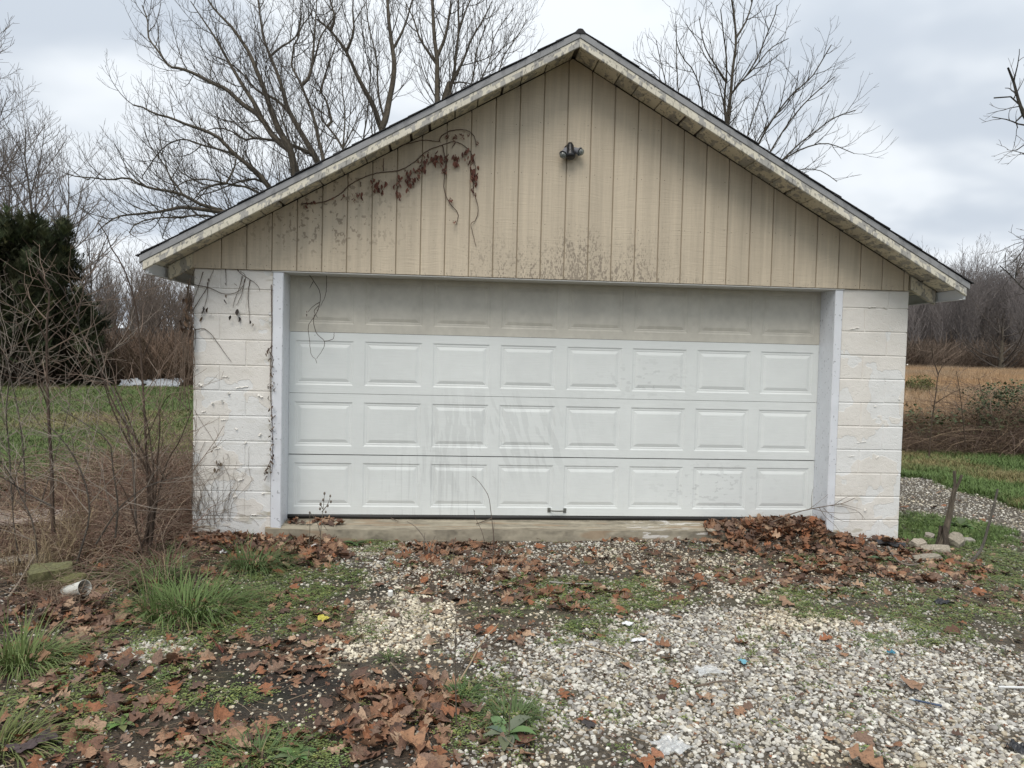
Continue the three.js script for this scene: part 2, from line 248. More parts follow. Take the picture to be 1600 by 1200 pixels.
{ // gable siding, one grooved board after another
  const fr = [-3.05, 2.1, 6.1, 2.0];
  const cells = 31, X0 = -2.780, PIT = 0.1957;
  const tone = []; { const r = rng(5); for (let i = 0; i < 40; i++) tone.push((r() - 0.5) * 0.05); }
  const tex = colorTex(2048, 1024, (u, v, o) => {
    const x = fr[0] + u * fr[2], y = fr[1] + v * fr[3], b = Math.floor((x - X0) / PIT) + 2, t = tone[clamp(b, 0, 39)];
    const grain = fbm(x * 70 + b * 13, y * 3.2, 4), fine = vnoise(x * 320, y * 9), saw = vnoise(x * 10, y * 190 + fbm(x * 3, y * 3, 2) * 20);
    let k = 1 + t + (grain - 0.5) * 0.15 + (fine - 0.5) * 0.07 + (saw - 0.5) * 0.05 + (fbm(x * 2.2, y * 2.2, 3) - 0.5) * 0.12;
    k *= 1 + (fbm(x * 24 + 5, y * 0.7, 4) - 0.5) * 0.28; let R = 0.535 * k, G = 0.462 * k, B = 0.353 * k;
    // mildew specks creeping up from the lower edge by the middle, and rust-brown smudges left where the vine hung
    const mid = Math.exp(-(((x - 0.05) / 0.75) ** 2)) * sstep(2.78, 2.17, y + (fbm(x * 5, 3, 3) - 0.5) * 0.3), edge = sstep(2.24, 2.17, y) * 0.55, ve = Math.exp(-(((x + 2.0) / 0.55) ** 2)) * sstep(2.15, 2.5, y) * 0.8;
    const bn = tone[clamp(b + 3, 0, 39)] * 4, spot = fbm(x * 130, y * 60, 3) * 0.75 + fbm(x * 30 + 5, y * 9, 2) * 0.25, s1 = sstep(0.64 - 0.20 * mid - bn * mid * 0.5, 0.72 - 0.17 * mid, spot) * clamp(mid * 1.6 + edge);
    R = lerp(R, 0.16, s1 * 0.62); G = lerp(G, 0.13, s1 * 0.62); B = lerp(B, 0.105, s1 * 0.62);
    const s2 = sstep(0.62, 0.69, fbm(x * 44 + 9, y * 34, 4)) * ve; R = lerp(R, 0.12, s2 * 0.75); G = lerp(G, 0.085, s2 * 0.75); B = lerp(B, 0.06, s2 * 0.75);
    if (vnoise(x * 150 + 3, y * 150) > 0.982) { R *= 0.55; G *= 0.5; B *= 0.45; }
    o[0] = R; o[1] = G; o[2] = B;
  });
  const bmp = grayTex(2048, 1024, (u, v) => { const x = fr[0] + u * fr[2], y = fr[1] + v * fr[3], b = Math.floor((x - X0) / PIT); return 0.5 + (fbm(x * 70 + b * 13, y * 3.2, 3) - 0.5) * 0.9 + (vnoise(x * 10, y * 190 + fbm(x * 3, y * 3, 2) * 20) - 0.5) * 0.5; });
  const wood = std([1, 1, 1], 0.82, { map: tex, bumpMap: bmp, bumpScale: 0.0022 });
  const gable = new THREE.Group(); gable.name = 'gable_siding'; garage.add(gable);
  const edges = [WL - 0.005]; for (let i = 0; i < 30; i++) edges.push(X0 + i * PIT); edges.push(WR - 0.018);
  const gap = 0.004;
  for (let i = 0; i + 1 < edges.length; i++) {
    const a = edges[i] + (i ? gap : 0), b = edges[i + 1] - gap; if (b - a < 0.02) continue;
    const top = x => under(x) - 0.004, poly = a < AX && b > AX ? [[a, SB], [b, SB], [b, top(b)], [AX, top(AX)], [a, top(a)]] : [[a, SB], [b, SB], [b, top(b)], [a, top(a)]];
    mesh('siding_board', prism(poly, 0.002, 0.0235, 0.0028, fr), wood, gable);
  }
  const back = prism([[WL, SB + 0.002], [WR - 0.02, SB + 0.002], [WR - 0.02, under(WR - 0.02) - 0.02], [AX, APEX - 0.02], [WL, under(WL) - 0.02]], -0.10, 0.0125, 0.001, fr);
  mesh('sheathing', back, std([0.38, 0.32, 0.235], 0.9), gable);
  // flat white header and thin drip strip under the boards
  const trimT = std([0.55, 0.55, 0.53], 0.55);
  mesh('header', box(TL + 0.002, TR - 0.002, SB - 0.002, SB + 0.16, DZ - 0.06, -0.102, 0.002), trimT, garage);
  mesh('header_wrap', box(TL - 0.003, TR + 0.003, SB - 0.011, SB - 0.003, -0.234, 0.019, 0.002), trimT, garage);
  // nail heads
  const nails = new MB(), nr = rng(77);
  for (let i = 0; i < 30; i++) for (const dx of [0.03, 0.165]) for (const y of [SB + 0.035, SB + 0.44, SB + 0.85, SB + 1.25]) { const x = X0 + i * PIT + dx + (nr() - 0.5) * 0.02; if (x > WR - 0.05 || y > under(x) - 0.05 || nr() < 0.25) continue; const yy = y + (nr() - 0.5) * 0.03, c = nails.v(x, yy, 0.0252); let p = -1, f = -1; for (let s = 0; s < 6; s++) { const q = nails.v(x + Math.cos(s * 1.047) * 0.0034, yy + Math.sin(s * 1.047) * 0.0034, 0.0238); if (p >= 0) nails.tri(c, p, q); else f = q; p = q; } nails.tri(c, p, f); }
  tag(mesh('nail_heads', nails.geo(), std([0.13, 0.10, 0.075], 0.6), gable), null, null, null, 'stuff');
}
{ // overhead door: four sections, eight raised panels in each
  const door = new THREE.Group(); door.name = 'garage_door'; garage.add(door);
  const fr = [-2.32, 0.1, 4.64, 2.14];
  const splash = (x, y) => { // wash of dried streaks over the middle
    const e = Math.exp(-(((x + 0.55) / 0.62) ** 2 + ((y - 0.88) / 0.34) ** 2)) + 0.8 * Math.exp(-(((x + 0.95) / 0.3) ** 2 + ((y - 0.55) / 0.33) ** 2)) + 0.6 * Math.exp(-(((x + 0.2) / 0.35) ** 2 + ((y - 0.72) / 0.2) ** 2));
    const s = fbm(x * 34 + (y - 0.9) * 6 * (x > -0.6 ? 1.6 : 0.3), y * 6, 4); return clamp(e * 1.3) * sstep(0.47, 0.56, s);
  };
  const tex = colorTex(2048, 1024, (u, v, o) => {
    const x = fr[0] + u * fr[2], y = fr[1] + v * fr[3], n = fbm(x * 3, y * 3, 4), m = fbm(x * 16, y * 16, 3), gr = vnoise(x * 14, y * 160);
    let R = 0.70, G = 0.733, B = 0.722, k = 1 + (n - 0.5) * 0.10 + (m - 0.5) * 0.05 + (gr - 0.5) * 0.015;
    if (y > S1) { const d = fbm(x * 5 + 3, y * 5, 4), d2 = fbm(x * 26, y * 20, 3); k = 1 + (d - 0.5) * 0.26 + (d2 - 0.5) * 0.16; R = 0.54; G = 0.52; B = 0.455; if (vnoise(x * 90, y * 90) > 0.987) k *= 1.45; }
    const s = splash(x, y); k *= 1 - 0.09 * s;
    const drip = sstep(0.62, 0.68, fbm(x * 60, y * 2.0 + 7, 3)) * Math.exp(-(((x + 1.1) / 0.5) ** 2)) * sstep(0.75, 0.5, y); k *= 1 - 0.11 * drip;
    const sc = sstep(0.63, 0.68, fbm(x * 22 + 50, y * 40, 3)) * (Math.exp(-(((x - 1.35) / 0.45) ** 2 + ((y - 0.42) / 0.18) ** 2)) + 0.7 * Math.exp(-(((x - 0.75) / 0.4) ** 2 + ((y - 1.35) / 0.16) ** 2))); k *= 1 - 0.2 * sc;
    if (vnoise(x * 130 + 7, y * 130) > 0.988) k *= 0.7;
    o[0] = R * k; o[1] = G * k; o[2] = B * k;
  });
  const rough = grayTex(512, 256, (u, v) => 0.42 + 0.25 * fbm(u * 20, v * 10, 3));
  const bmp = grayTex(1024, 512, (u, v) => 0.5 + (vnoise(u * 64, v * 380) - 0.5) * 0.7 + (fbm(u * 6, v * 3, 2) - 0.5) * 0.3);
  const mat = std([1, 1, 1], 1, { map: tex, roughnessMap: rough, bumpMap: bmp, bumpScale: 0.0006 });
  const pitch = DX * 2 / 8, pw = 0.48, ph = 0.372;
  const ys = [[S1 + 0.0015, S1 + 0.514], [S2 + 0.0015, S1 - 0.0015], [S3 + 0.0035, S2 - 0.0015], [S4, S3 - 0.0035]];
  ys.forEach(([y0, y1], row) => {
    const yc = (y0 + y1) / 2 - 0.001, z = DZ;
    const sh = new THREE.Shape([V(-DX, y0), V(DX, y0), V(DX, y1), V(-DX, y1)].map(p => new THREE.Vector2(p.x, p.y)));
    for (let i = 0; i < 8; i++) { const cx = -DX + (i + 0.5) * pitch; sh.holes.push(new THREE.Path([[cx - pw / 2, yc - ph / 2], [cx - pw / 2, yc + ph / 2], [cx + pw / 2, yc + ph / 2], [cx + pw / 2, yc - ph / 2]].map(p => new THREE.Vector2(...p)))); }
    const g = new THREE.ExtrudeGeometry(sh, { depth: 0.036, bevelEnabled: true, bevelSize: -0.0022, bevelOffset: 0, bevelThickness: 0.0022, bevelSegments: 1, curveSegments: 1 });
    g.translate(0, 0, z - 0.036 - 0.0022); const P = g.attributes.position, U = g.attributes.uv; for (let k = 0; k < P.count; k++) U.setXY(k, (P.getX(k) - fr[0]) / fr[2], (P.getY(k) - fr[1]) / fr[3]);
    const sec = mesh('door_section', g, mat, door); if (row === 0) tag(sec, 'dirty grey-beige top door section');
    for (let i = 0; i < 8; i++) { // stamped profile: step in, flat, bevel up to the field
      const cx = -DX + (i + 0.5) * pitch, m = [], U2 = [];
      const ring = [[-0.002, 0.0], [0.011, -0.0052], [0.023, -0.0052], [0.028, -0.0072], [0.054, -0.0005], [0.058, 0.0]];
      const q = (a, zz, s) => { const hw = pw / 2 - a, hh = ph / 2 - a; return [[-hw, -hh], [hw, -hh], [hw, hh], [-hw, hh]][s].map((t, ax) => t + (ax ? yc : cx)).concat(z + zz - 0.0008); };
      const put = p => { m.push(...p); U2.push((p[0] - fr[0]) / fr[2], (p[1] - fr[1]) / fr[3]); };
      for (let k = 0; k + 1 < ring.length; k++) for (let s = 0; s < 4; s++) { const t = (s + 1) % 4, A = q(...ring[k], s), B = q(...ring[k], t), C = q(...ring[k + 1], t), D = q(...ring[k + 1], s); put(A); put(B); put(C); put(A); put(C); put(D); }
      const L = ring[ring.length - 1]; for (const s of [0, 1, 2, 0, 2, 3]) put(q(...L, s));
      const pg = new THREE.BufferGeometry(); pg.setAttribute('position', new THREE.Float32BufferAttribute(m, 3)); pg.setAttribute('uv', new THREE.Float32BufferAttribute(U2, 2)); pg.computeVertexNormals();
      mesh('raised_panel', pg, mat, door);
    }
  });
  mesh('door_backing', box(-DX, DX, S4 + 0.004, S1 + 0.5, DZ - 0.07, DZ - 0.03, 0.001), std([0.05, 0.05, 0.05], 0.9), door);
  const seal = []; { const m = new MB(), pts = []; for (let i = 0; i <= 60; i++) pts.push(V(-DX + i / 60 * 2 * DX, S4 - 0.018 + Math.sin(i * 0.5) * 0.0022 - Math.sin(i / 60 * Math.PI) * 0.003, DZ - 0.012)); m.tube(pts, () => 0.021, 8, true); mesh('bottom_seal', m.geo(), std([0.014, 0.014, 0.013], 0.55), door); }
  { // pull handle near the foot
    const c = onZ(870, 797, DZ), m = new MB(); m.tube(curve([V(c.x - 0.066, c.y + 0.004, DZ + 0.004), V(c.x - 0.05, c.y, DZ + 0.03), V(c.x + 0.05, c.y - 0.002, DZ + 0.03), V(c.x + 0.066, c.y, DZ + 0.004)], 0.012), () => 0.0062, 8, true);
    const ends = [box(c.x - 0.082, c.x - 0.056, c.y - 0.018, c.y + 0.021, DZ - 0.001, DZ + 0.009, 0.003), box(c.x + 0.056, c.x + 0.082, c.y - 0.021, c.y + 0.018, DZ - 0.001, DZ + 0.009, 0.003)];
    const h = mesh('handle', mergeGeometries([m.geo().toNonIndexed(), ...ends]), std([0.17, 0.175, 0.16], 0.5, { metalness: 0.6 }), door);
  }
}
{ // white metal wrap on the jambs, a little dented
  const fr = [-2.6, 0, 0.5, 2.3];
  const tex = colorTex(256, 1024, (u, v, o) => { const n = fbm(u * 5, v * 22, 4), s = fbm(u * 26 + 4, v * 110, 3); let k = 1 + (n - 0.5) * 0.08; if (s > 0.765) k *= 0.6; o[0] = 0.70 * k; o[1] = 0.725 * k; o[2] = 0.765 * k; }, true);
  const bmp = grayTex(256, 1024, (u, v) => fbm(u * 3, v * 16, 3), true);
  const mat = std([1, 1, 1], 0.42, { map: tex, bumpMap: bmp, bumpScale: 0.006 });
  for (const [a, b, s] of [[TL + 0.003, -DX - 0.001, -1], [DX + 0.001, TR - 0.003, 1]]) {
    const m = [box(a, b, 0.02, SB - 0.012, -0.26, 0.014, 0.006, [a, 0, 0.5, 2.3])];
    const g = m[0], P = g.attributes.position, U = g.attributes.uv; for (let k = 0; k < P.count; k++) U.setXY(k, (P.getX(k) + P.getZ(k) * 1.7 * s) / 0.5, P.getY(k) / 2.3);
    tag(mesh('jamb_trim', g, mat, garage), s < 0 ? 'speckled left jamb trim with a dirty gap beside the blocks' : 'wide dented right jamb trim');
  }
}
{ // roof: sheathing boards, rafters, fascia, metal edge, shingles
  const roof = new THREE.Group(); roof.name = 'roof'; garage.add(roof);
  const L = Math.hypot(1, SLOPE), ang = Math.atan(SLOPE), XE = 3.245;
  const cream = (w, h, sx, sy, peel) => colorTex(w, h, (u, v, o) => { const n = fbm(u * sx, v * sy, 5), p = sstep(peel, peel + 0.03, fbm(u * sx * 1.7 + 4, v * sy * 1.3 + 2, 4)), m = fbm(u * sx * 4, v * sy * 4 + 8, 3), q = sstep(0.62, 0.68, fbm(u * sx * 6, v * sy * 5, 3)); let k = 1 + (n - 0.5) * 0.25; const c = [lerp(0.66, 0.40, p) * k, lerp(0.625, 0.39, p) * k, lerp(0.52, 0.36, p) * k]; for (let i = 0; i < 3; i++) o[i] = c[i] * (1 - 0.45 * q * (m > 0.42 ? 1 : 0.3)); }, true);
  const fasT = cream(2048, 64, 46, 2, 0.53), fas = std([1, 1, 1], 0.8, { map: fasT, bumpMap: grayTex(1024, 64, (u, v) => fbm(u * 60, v * 4, 3), true), bumpScale: 0.003 });
  const sofT = cream(512, 512, 14, 9, 0.56), sof = [1, 0.86, 0.93].map((k, i) => std([1.0 * k, 0.97 * k, 0.91 * k], 0.88, { map: sofT }));
  const metal = std([0.29, 0.295, 0.30], 0.5, { map: colorTex(512, 64, (u, v, o) => { const k = 0.86 + 0.22 * fbm(u * 50, v * 3, 3) - (fbm(u * 90, v * 6 + 3, 3) > 0.66 ? 0.2 : 0); o[0] = o[1] = o[2] = clamp(k); }, true) });
  // a strip following the slope on side s, between offsets below/above the underside line, in z from a to b
  const strip = (s, lo, hi, z0, z1, xEnd, b, plumb = true) => { const p = [[AX, APEX + lo], [AX + s * xEnd, under(AX + s * xEnd) + lo], [AX + s * xEnd, under(AX + s * xEnd) + hi], [AX, APEX + hi]]; const g = prism(s > 0 ? p : p.slice().reverse(), z0, z1, b, [0, 0, 1, 1]); const P = g.attributes.position, U = g.attributes.uv; for (let k = 0; k < P.count; k++) { const x = P.getX(k); U.setXY(k, (x - AX) * L / 4, (P.getY(k) - under(x)) / 0.3); } return g; };
  for (const s of [-1, 1]) {
    mesh('rake_board', strip(s, -0.040, 0.024, RO - 0.022, RO, 3.238, 0.003), fas, roof);
    mesh('metal_edge', strip(s, 0.0245, 0.078, RO - 0.03, RO + 0.006, 3.262, 0.004), metal, roof);
    mesh('roof_deck', strip(s, 0.021, 0.052, BACK - 0.3, RO - 0.031, 3.245, 0.001), std([0.10, 0.085, 0.07], 0.9), roof);
    // sheathing boards seen from below across the overhang
    const r = rng(40 + s); let d = 0.02;
    while (d < 3.2) {
      const w = Math.min(0.085 + (r() < 0.3 ? 0.05 + r() * 0.05 : r() * 0.05) + 0.045, 3.235 - d), x0 = d, x1 = d + w - (0.010 + (r() < 0.3 ? 0.012 : 0)), th = r() * 0.005;
      const y0 = under(AX + s * x0), y1 = under(AX + s * x1);
      const p = [[AX + s * x0, y0 + th], [AX + s * x1, y1 + th], [AX + s * x1, y1 + 0.020], [AX + s * x0, y0 + 0.020]], g = prism(s > 0 ? p : p.slice().reverse(), 0.026, RO - 0.023 - (s < 0 && r() < 0.12 ? 0.1 : 0), 0.001);
      const P = g.attributes.position, U = g.attributes.uv; for (let k = 0; k < P.count; k++) U.setXY(k, P.getX(k) * 0.9 + d * 3, P.getZ(k) * 0.9 + d);
      mesh('soffit_board', g, sof[Math.floor(r() * 3)], roof);
      if (d > 2.7) mesh('eave_board', prism(s > 0 ? p : p.slice().reverse(), BACK - 0.25, 0.0, 0.001), sof[1], roof);
      d += w;
    }
    // rafter tails under the eave, the first one in the plane of the wall
    for (let k = 0; k < 12; k++) { const z1 = k ? -0.12 - k * 0.61 : 0.021, xi = s > 0 ? 2.965 : 3.0, xo = 3.185, p = [[s * xi, under(s * xi) - 0.115], [s * xo, under(s * xo) - 0.112], [s * xo, under(s * xo) - 0.003], [s * xi, under(s * xi) - 0.003]]; const g = prism(s > 0 ? p : p.slice().reverse(), z1 - 0.04, z1, 0.003); const P = g.attributes.position, U = g.attributes.uv; for (let q = 0; q < P.count; q++) U.setXY(q, P.getX(q), P.getY(q)); mesh('rafter_tail', g, sof[0], roof); }
    // white eave fascia running back
    const xf = s * 3.215, e = box(Math.min(xf, xf + s * 0.022), Math.max(xf, xf + s * 0.022), 2.078, 2.163, BACK - 0.28, RO - 0.024, 0.003);
    mesh('eave_fascia', e, std([0.60, 0.61, 0.61], 0.5), roof);
    mesh('eave_soffit', box(s > 0 ? 3.19 : -3.214, s > 0 ? 3.214 : -3.19, 2.074, 2.082, BACK - 0.28, RO - 0.03, 0.001), std([0.5, 0.5, 0.5], 0.6), roof);
    // shingle courses, edges a little uneven
    const rs = rng(90 + s);
    for (let k = 0; k < 24; k++) {
      const a = k * 0.139 - 0.01, b = Math.min(a + 0.20, 3.285); if (a > 3.24) break;
      const lift = 0.004 + rs() * 0.006, P2 = [[AX + s * Math.max(a, -0.0), under(AX + s * Math.max(a, 0)) + 0.0795], [AX + s * b, under(AX + s * b) + 0.0795 + lift], [AX + s * b, under(AX + s * b) + 0.0795 + lift + 0.008], [AX + s * Math.max(a, 0), under(AX + s * Math.max(a, 0)) + 0.0865]];
      mesh('shingle_course', prism(s > 0 ? P2 : P2.slice().reverse(), BACK - 0.33, RO + 0.008 + rs() * 0.012, 0.001), shingle(), roof);
    }
  }
  mesh('ridge_cap', prism([[AX - 0.05, APEX + 0.055], [AX + 0.05, APEX + 0.055], [AX + 0.018, APEX + 0.0905], [AX, APEX + 0.094], [AX - 0.018, APEX + 0.0905]], BACK - 0.33, RO + 0.012, 0.001), shingle(), roof);
  mesh('ceiling', box(WL + 0.2, WR - 0.2, 2.5, 2.54, BACK + 0.2, -0.12, 0.001), std([0.2, 0.18, 0.15], 0.9), roof);
  function shingle() { return shingle.m || (shingle.m = std([0.035, 0.034, 0.036], 0.95)); }
}
{ // concrete sill in front of the door
  const fr = [-2.6, -2, 5.2, 2.6];
  const tex = colorTex(1024, 512, (u, v, o) => { const x = u * 5.2, y = v * 2.6, n = fbm(x * 3, y * 14, 5), m = fbm(x * 22, y * 22, 3), rust = sstep(0.62, 0.72, fbm(x * 2.4 + 3, y * 6, 4)); const k = 1 + (n - 0.5) * 0.75 + (m - 0.5) * 0.45 - 0.25 * sstep(0.55, 0.7, fbm(x * 6 + 11, y * 9, 4)); let R = 0.33 * k, G = 0.295 * k, B = 0.225 * k; R = lerp(R, 0.30, rust * 0.5); G = lerp(G, 0.20, rust * 0.5); B = lerp(B, 0.12, rust * 0.5); if (sstep(0.68, 0.7, fbm(x * 8 + 40, y * 24, 3)) * (x > 3.2 ? 1 : 0)) { R = 0.58; G = 0.56; B = 0.52; } o[0] = R; o[1] = G; o[2] = B; });
  const m = new MB(), N = 70, prof = [[-0.6, 0.112], [-0.17, 0.112], [-0.02, 0.104], [0.012, 0.095], [0.022, 0.082], [0.03, -0.2]];
  for (let i = 0; i <= N; i++) { const x = lerp(-2.42, 2.42, i / N); prof.forEach(([z, y], k) => { const e = k > 2 && k < 5 ? (fbm(x * 4, k, 3) - 0.5) * 0.03 : 0; m.v(x, y + e * 0.6 + (k < 3 ? (fbm(x * 3, z * 9, 2) - 0.5) * 0.006 : 0), z + e, i / N, 0.2 + k * 0.14); }); }
  for (let i = 0; i < N; i++) for (let k = 0; k + 1 < prof.length; k++) m.quad(i * 6 + k, i * 6 + k + 1, i * 6 + k + 7, i * 6 + k + 6);
  const bmp = grayTex(512, 256, (u, v) => fbm(u * 60, v * 30, 4));
  tag(mesh('concrete_sill', m.geo(), std([1, 1, 1], 0.9, { map: tex, bumpMap: bmp, bumpScale: 0.006 }), scene), 'worn stained concrete sill below the garage door', null, null, 'structure');
}

// ------------------------------------------------------------ bare trees
const barkTex = colorTex(256, 512, (u, v, o) => { const n = fbm(u * 16, v * 12, 4), k = 0.55 + 0.9 * n; o[0] = o[1] = o[2] = clamp(k * 0.75); }, true);
const barkBump = grayTex(256, 512, (u, v) => fbm(u * 20, v * 14, 4), true);
const bark = c => std(c, 0.95, { map: barkTex, bumpMap: barkBump, bumpScale: 0.02 });
const barkDark = bark([0.135, 0.115, 0.086]), barkGrey = bark([0.13, 0.113, 0.09]), twigDark = std([0.085, 0.072, 0.062], 0.95), twigGrey = std([0.15, 0.13, 0.115], 0.95), twigBrown = std([0.12, 0.085, 0.062], 0.95), twigPale = std([0.26, 0.215, 0.165], 0.95);
// grows children along a limb, curving up, level by level, into wood (thick) and twigs (thin)
function branches(T, pts, r0, r1, lev, o) {
  const n = pts.length, R = T.r; let len = 0; for (let k = 1; k < n; k++) len += pts[k].distanceTo(pts[k - 1]);
  (lev <= T.woodLev ? T.wood : T.twig).tube(pts, t => lerp(r0, r1, Math.pow(t, o.taper || 0.8)), lev === 0 ? 8 : lev === 1 ? 5 : lev === 2 ? 4 : 3);
  if (lev >= o.max) return;
  const N = Math.round(len * o.dens[lev] * (0.8 + 0.4 * R())); let az = R() * 6.28; const t0 = o.start[lev];
  for (let i = 0; i < N; i++) {
    const t = t0 + (1 - t0) * (i + R()) / N, f = t * (n - 1), k = Math.min(n - 2, Math.floor(f)), p = pts[k].clone().lerp(pts[k + 1], f - k), d = pts[k + 1].clone().sub(pts[k]).normalize();
    az += 2.4 + (R() - 0.5) * 1.4;
    const side = V(Math.cos(az), Math.sin(az) * 0.6 + 0.25, Math.sin(az)).addScaledVector(d, -d.dot(V(Math.cos(az), Math.sin(az) * 0.6 + 0.25, Math.sin(az)))).normalize();
    const a = (o.ang[lev] + (R() - 0.5) * 0.5), dir = d.clone().multiplyScalar(Math.cos(a)).addScaledVector(side, Math.sin(a));
    const L = o.len[lev] * (1 - 0.55 * t) * (0.45 + 0.9 * R()), seg = lev + 1 >= 3 ? 3 : lev + 1 === 2 ? 5 : 6, q = [p.clone()], pr = lerp(r0, r1, Math.pow(t, o.taper || 0.8)), cr = Math.max(Math.min(pr * 0.7, o.rad[lev] * (0.7 + 0.6 * R())), o.minr);
    const wob = o.wob || 0.16;
    for (let s = 0; s < seg; s++) { p.addScaledVector(dir, L / seg); q.push(p.clone()); dir.y += o.up[lev] / seg; dir.x += (R() - 0.5) * wob; dir.y += (R() - 0.5) * wob; dir.z += (R() - 0.5) * wob; dir.normalize(); }
    branches(T, q, cr, Math.max(cr * 0.35, o.minr * 0.7), lev + 1, o);
  }
}
function plantTree(name, label, base, T, woodMat, twigMat, group, category = 'tree') {
  const t = thing(name, label, category, [base.x, base.y, base.z], 0, group);
  for (const [part, m, mat] of [['trunk', T.wood, woodMat], ['crown', T.twig, twigMat]]) if (m.n) { const g = m.geo(); g.translate(-base.x, -base.y, -base.z); mesh(part, g, mat, t); }
  return t;
}
const newT = (seed, woodLev = 1) => ({ wood: new MB(), twig: new MB(), r: rng(seed), woodLev });
// a tree whose leading limbs are laid out one by one: photograph points at the tree's depth, swung to the near or far side
function limbedTree(name, label, seed, D, spread, crotch, foot, footR, limbs, o, woodMat, twigMat, group) {
  const T = newT(seed), R = T.r, laid = [];
  const root = at(crotch[0], crotch[1], D), base = at(foot[0], foot[1], D); base.y = groundH(base.x, base.z) - 0.1;
  T.wood.tube(curve([base, base.clone().lerp(root, 0.35).add(V(0.05, 0, 0.04)), root.clone().add(V(0, 0.15, 0))], 0.35), t => footR * (1.25 - 0.5 * Math.sqrt(t)) , 10);
  for (const [w0, w1, path, free] of limbs) {
    let d0 = D, start = null;
    for (const L of laid) for (const q of L) { const e = Math.hypot(q[0] - path[0][0], q[1] - path[0][1]); if (e < 7 && (!start || e < start[0])) start = [e, q[2], q[3]]; }
    const swing = (R() - 0.5) * 2 * spread, pts = []; let acc = 0;
    if (start) { d0 = start[1]; }
    else if (!free) pts.push(root.clone());
    for (let i = 0; i < path.length; i++) { if (i) acc += Math.hypot(path[i][0] - path[i - 1][0], path[i][1] - path[i - 1][1]); const d = d0 + swing * acc / 260 + (start ? 0 : swing * 0.25) + (R() - 0.5) * 0.12; if (i === 0 && start) { pts.push(start[2].clone()); continue; } pts.push(at(path[i][0], path[i][1], d)); }
    const sm = curve(pts, 0.22); const m = sm.length;
    for (let i = 0; i < m; i += 1) { const c = sm[i].clone().applyMatrix4(CI); laid.push([[800 + FOCAL * c.x / -c.z, 600 - FOCAL * c.y / -c.z, -c.z, sm[i]]]); }
    branches(T, sm, w0 * 0.36 * D / FOCAL, w1 * 0.36 * D / FOCAL, 0, o);
  }
  return plantTree(name, label, base, T, woodMat, twigMat, group);
}
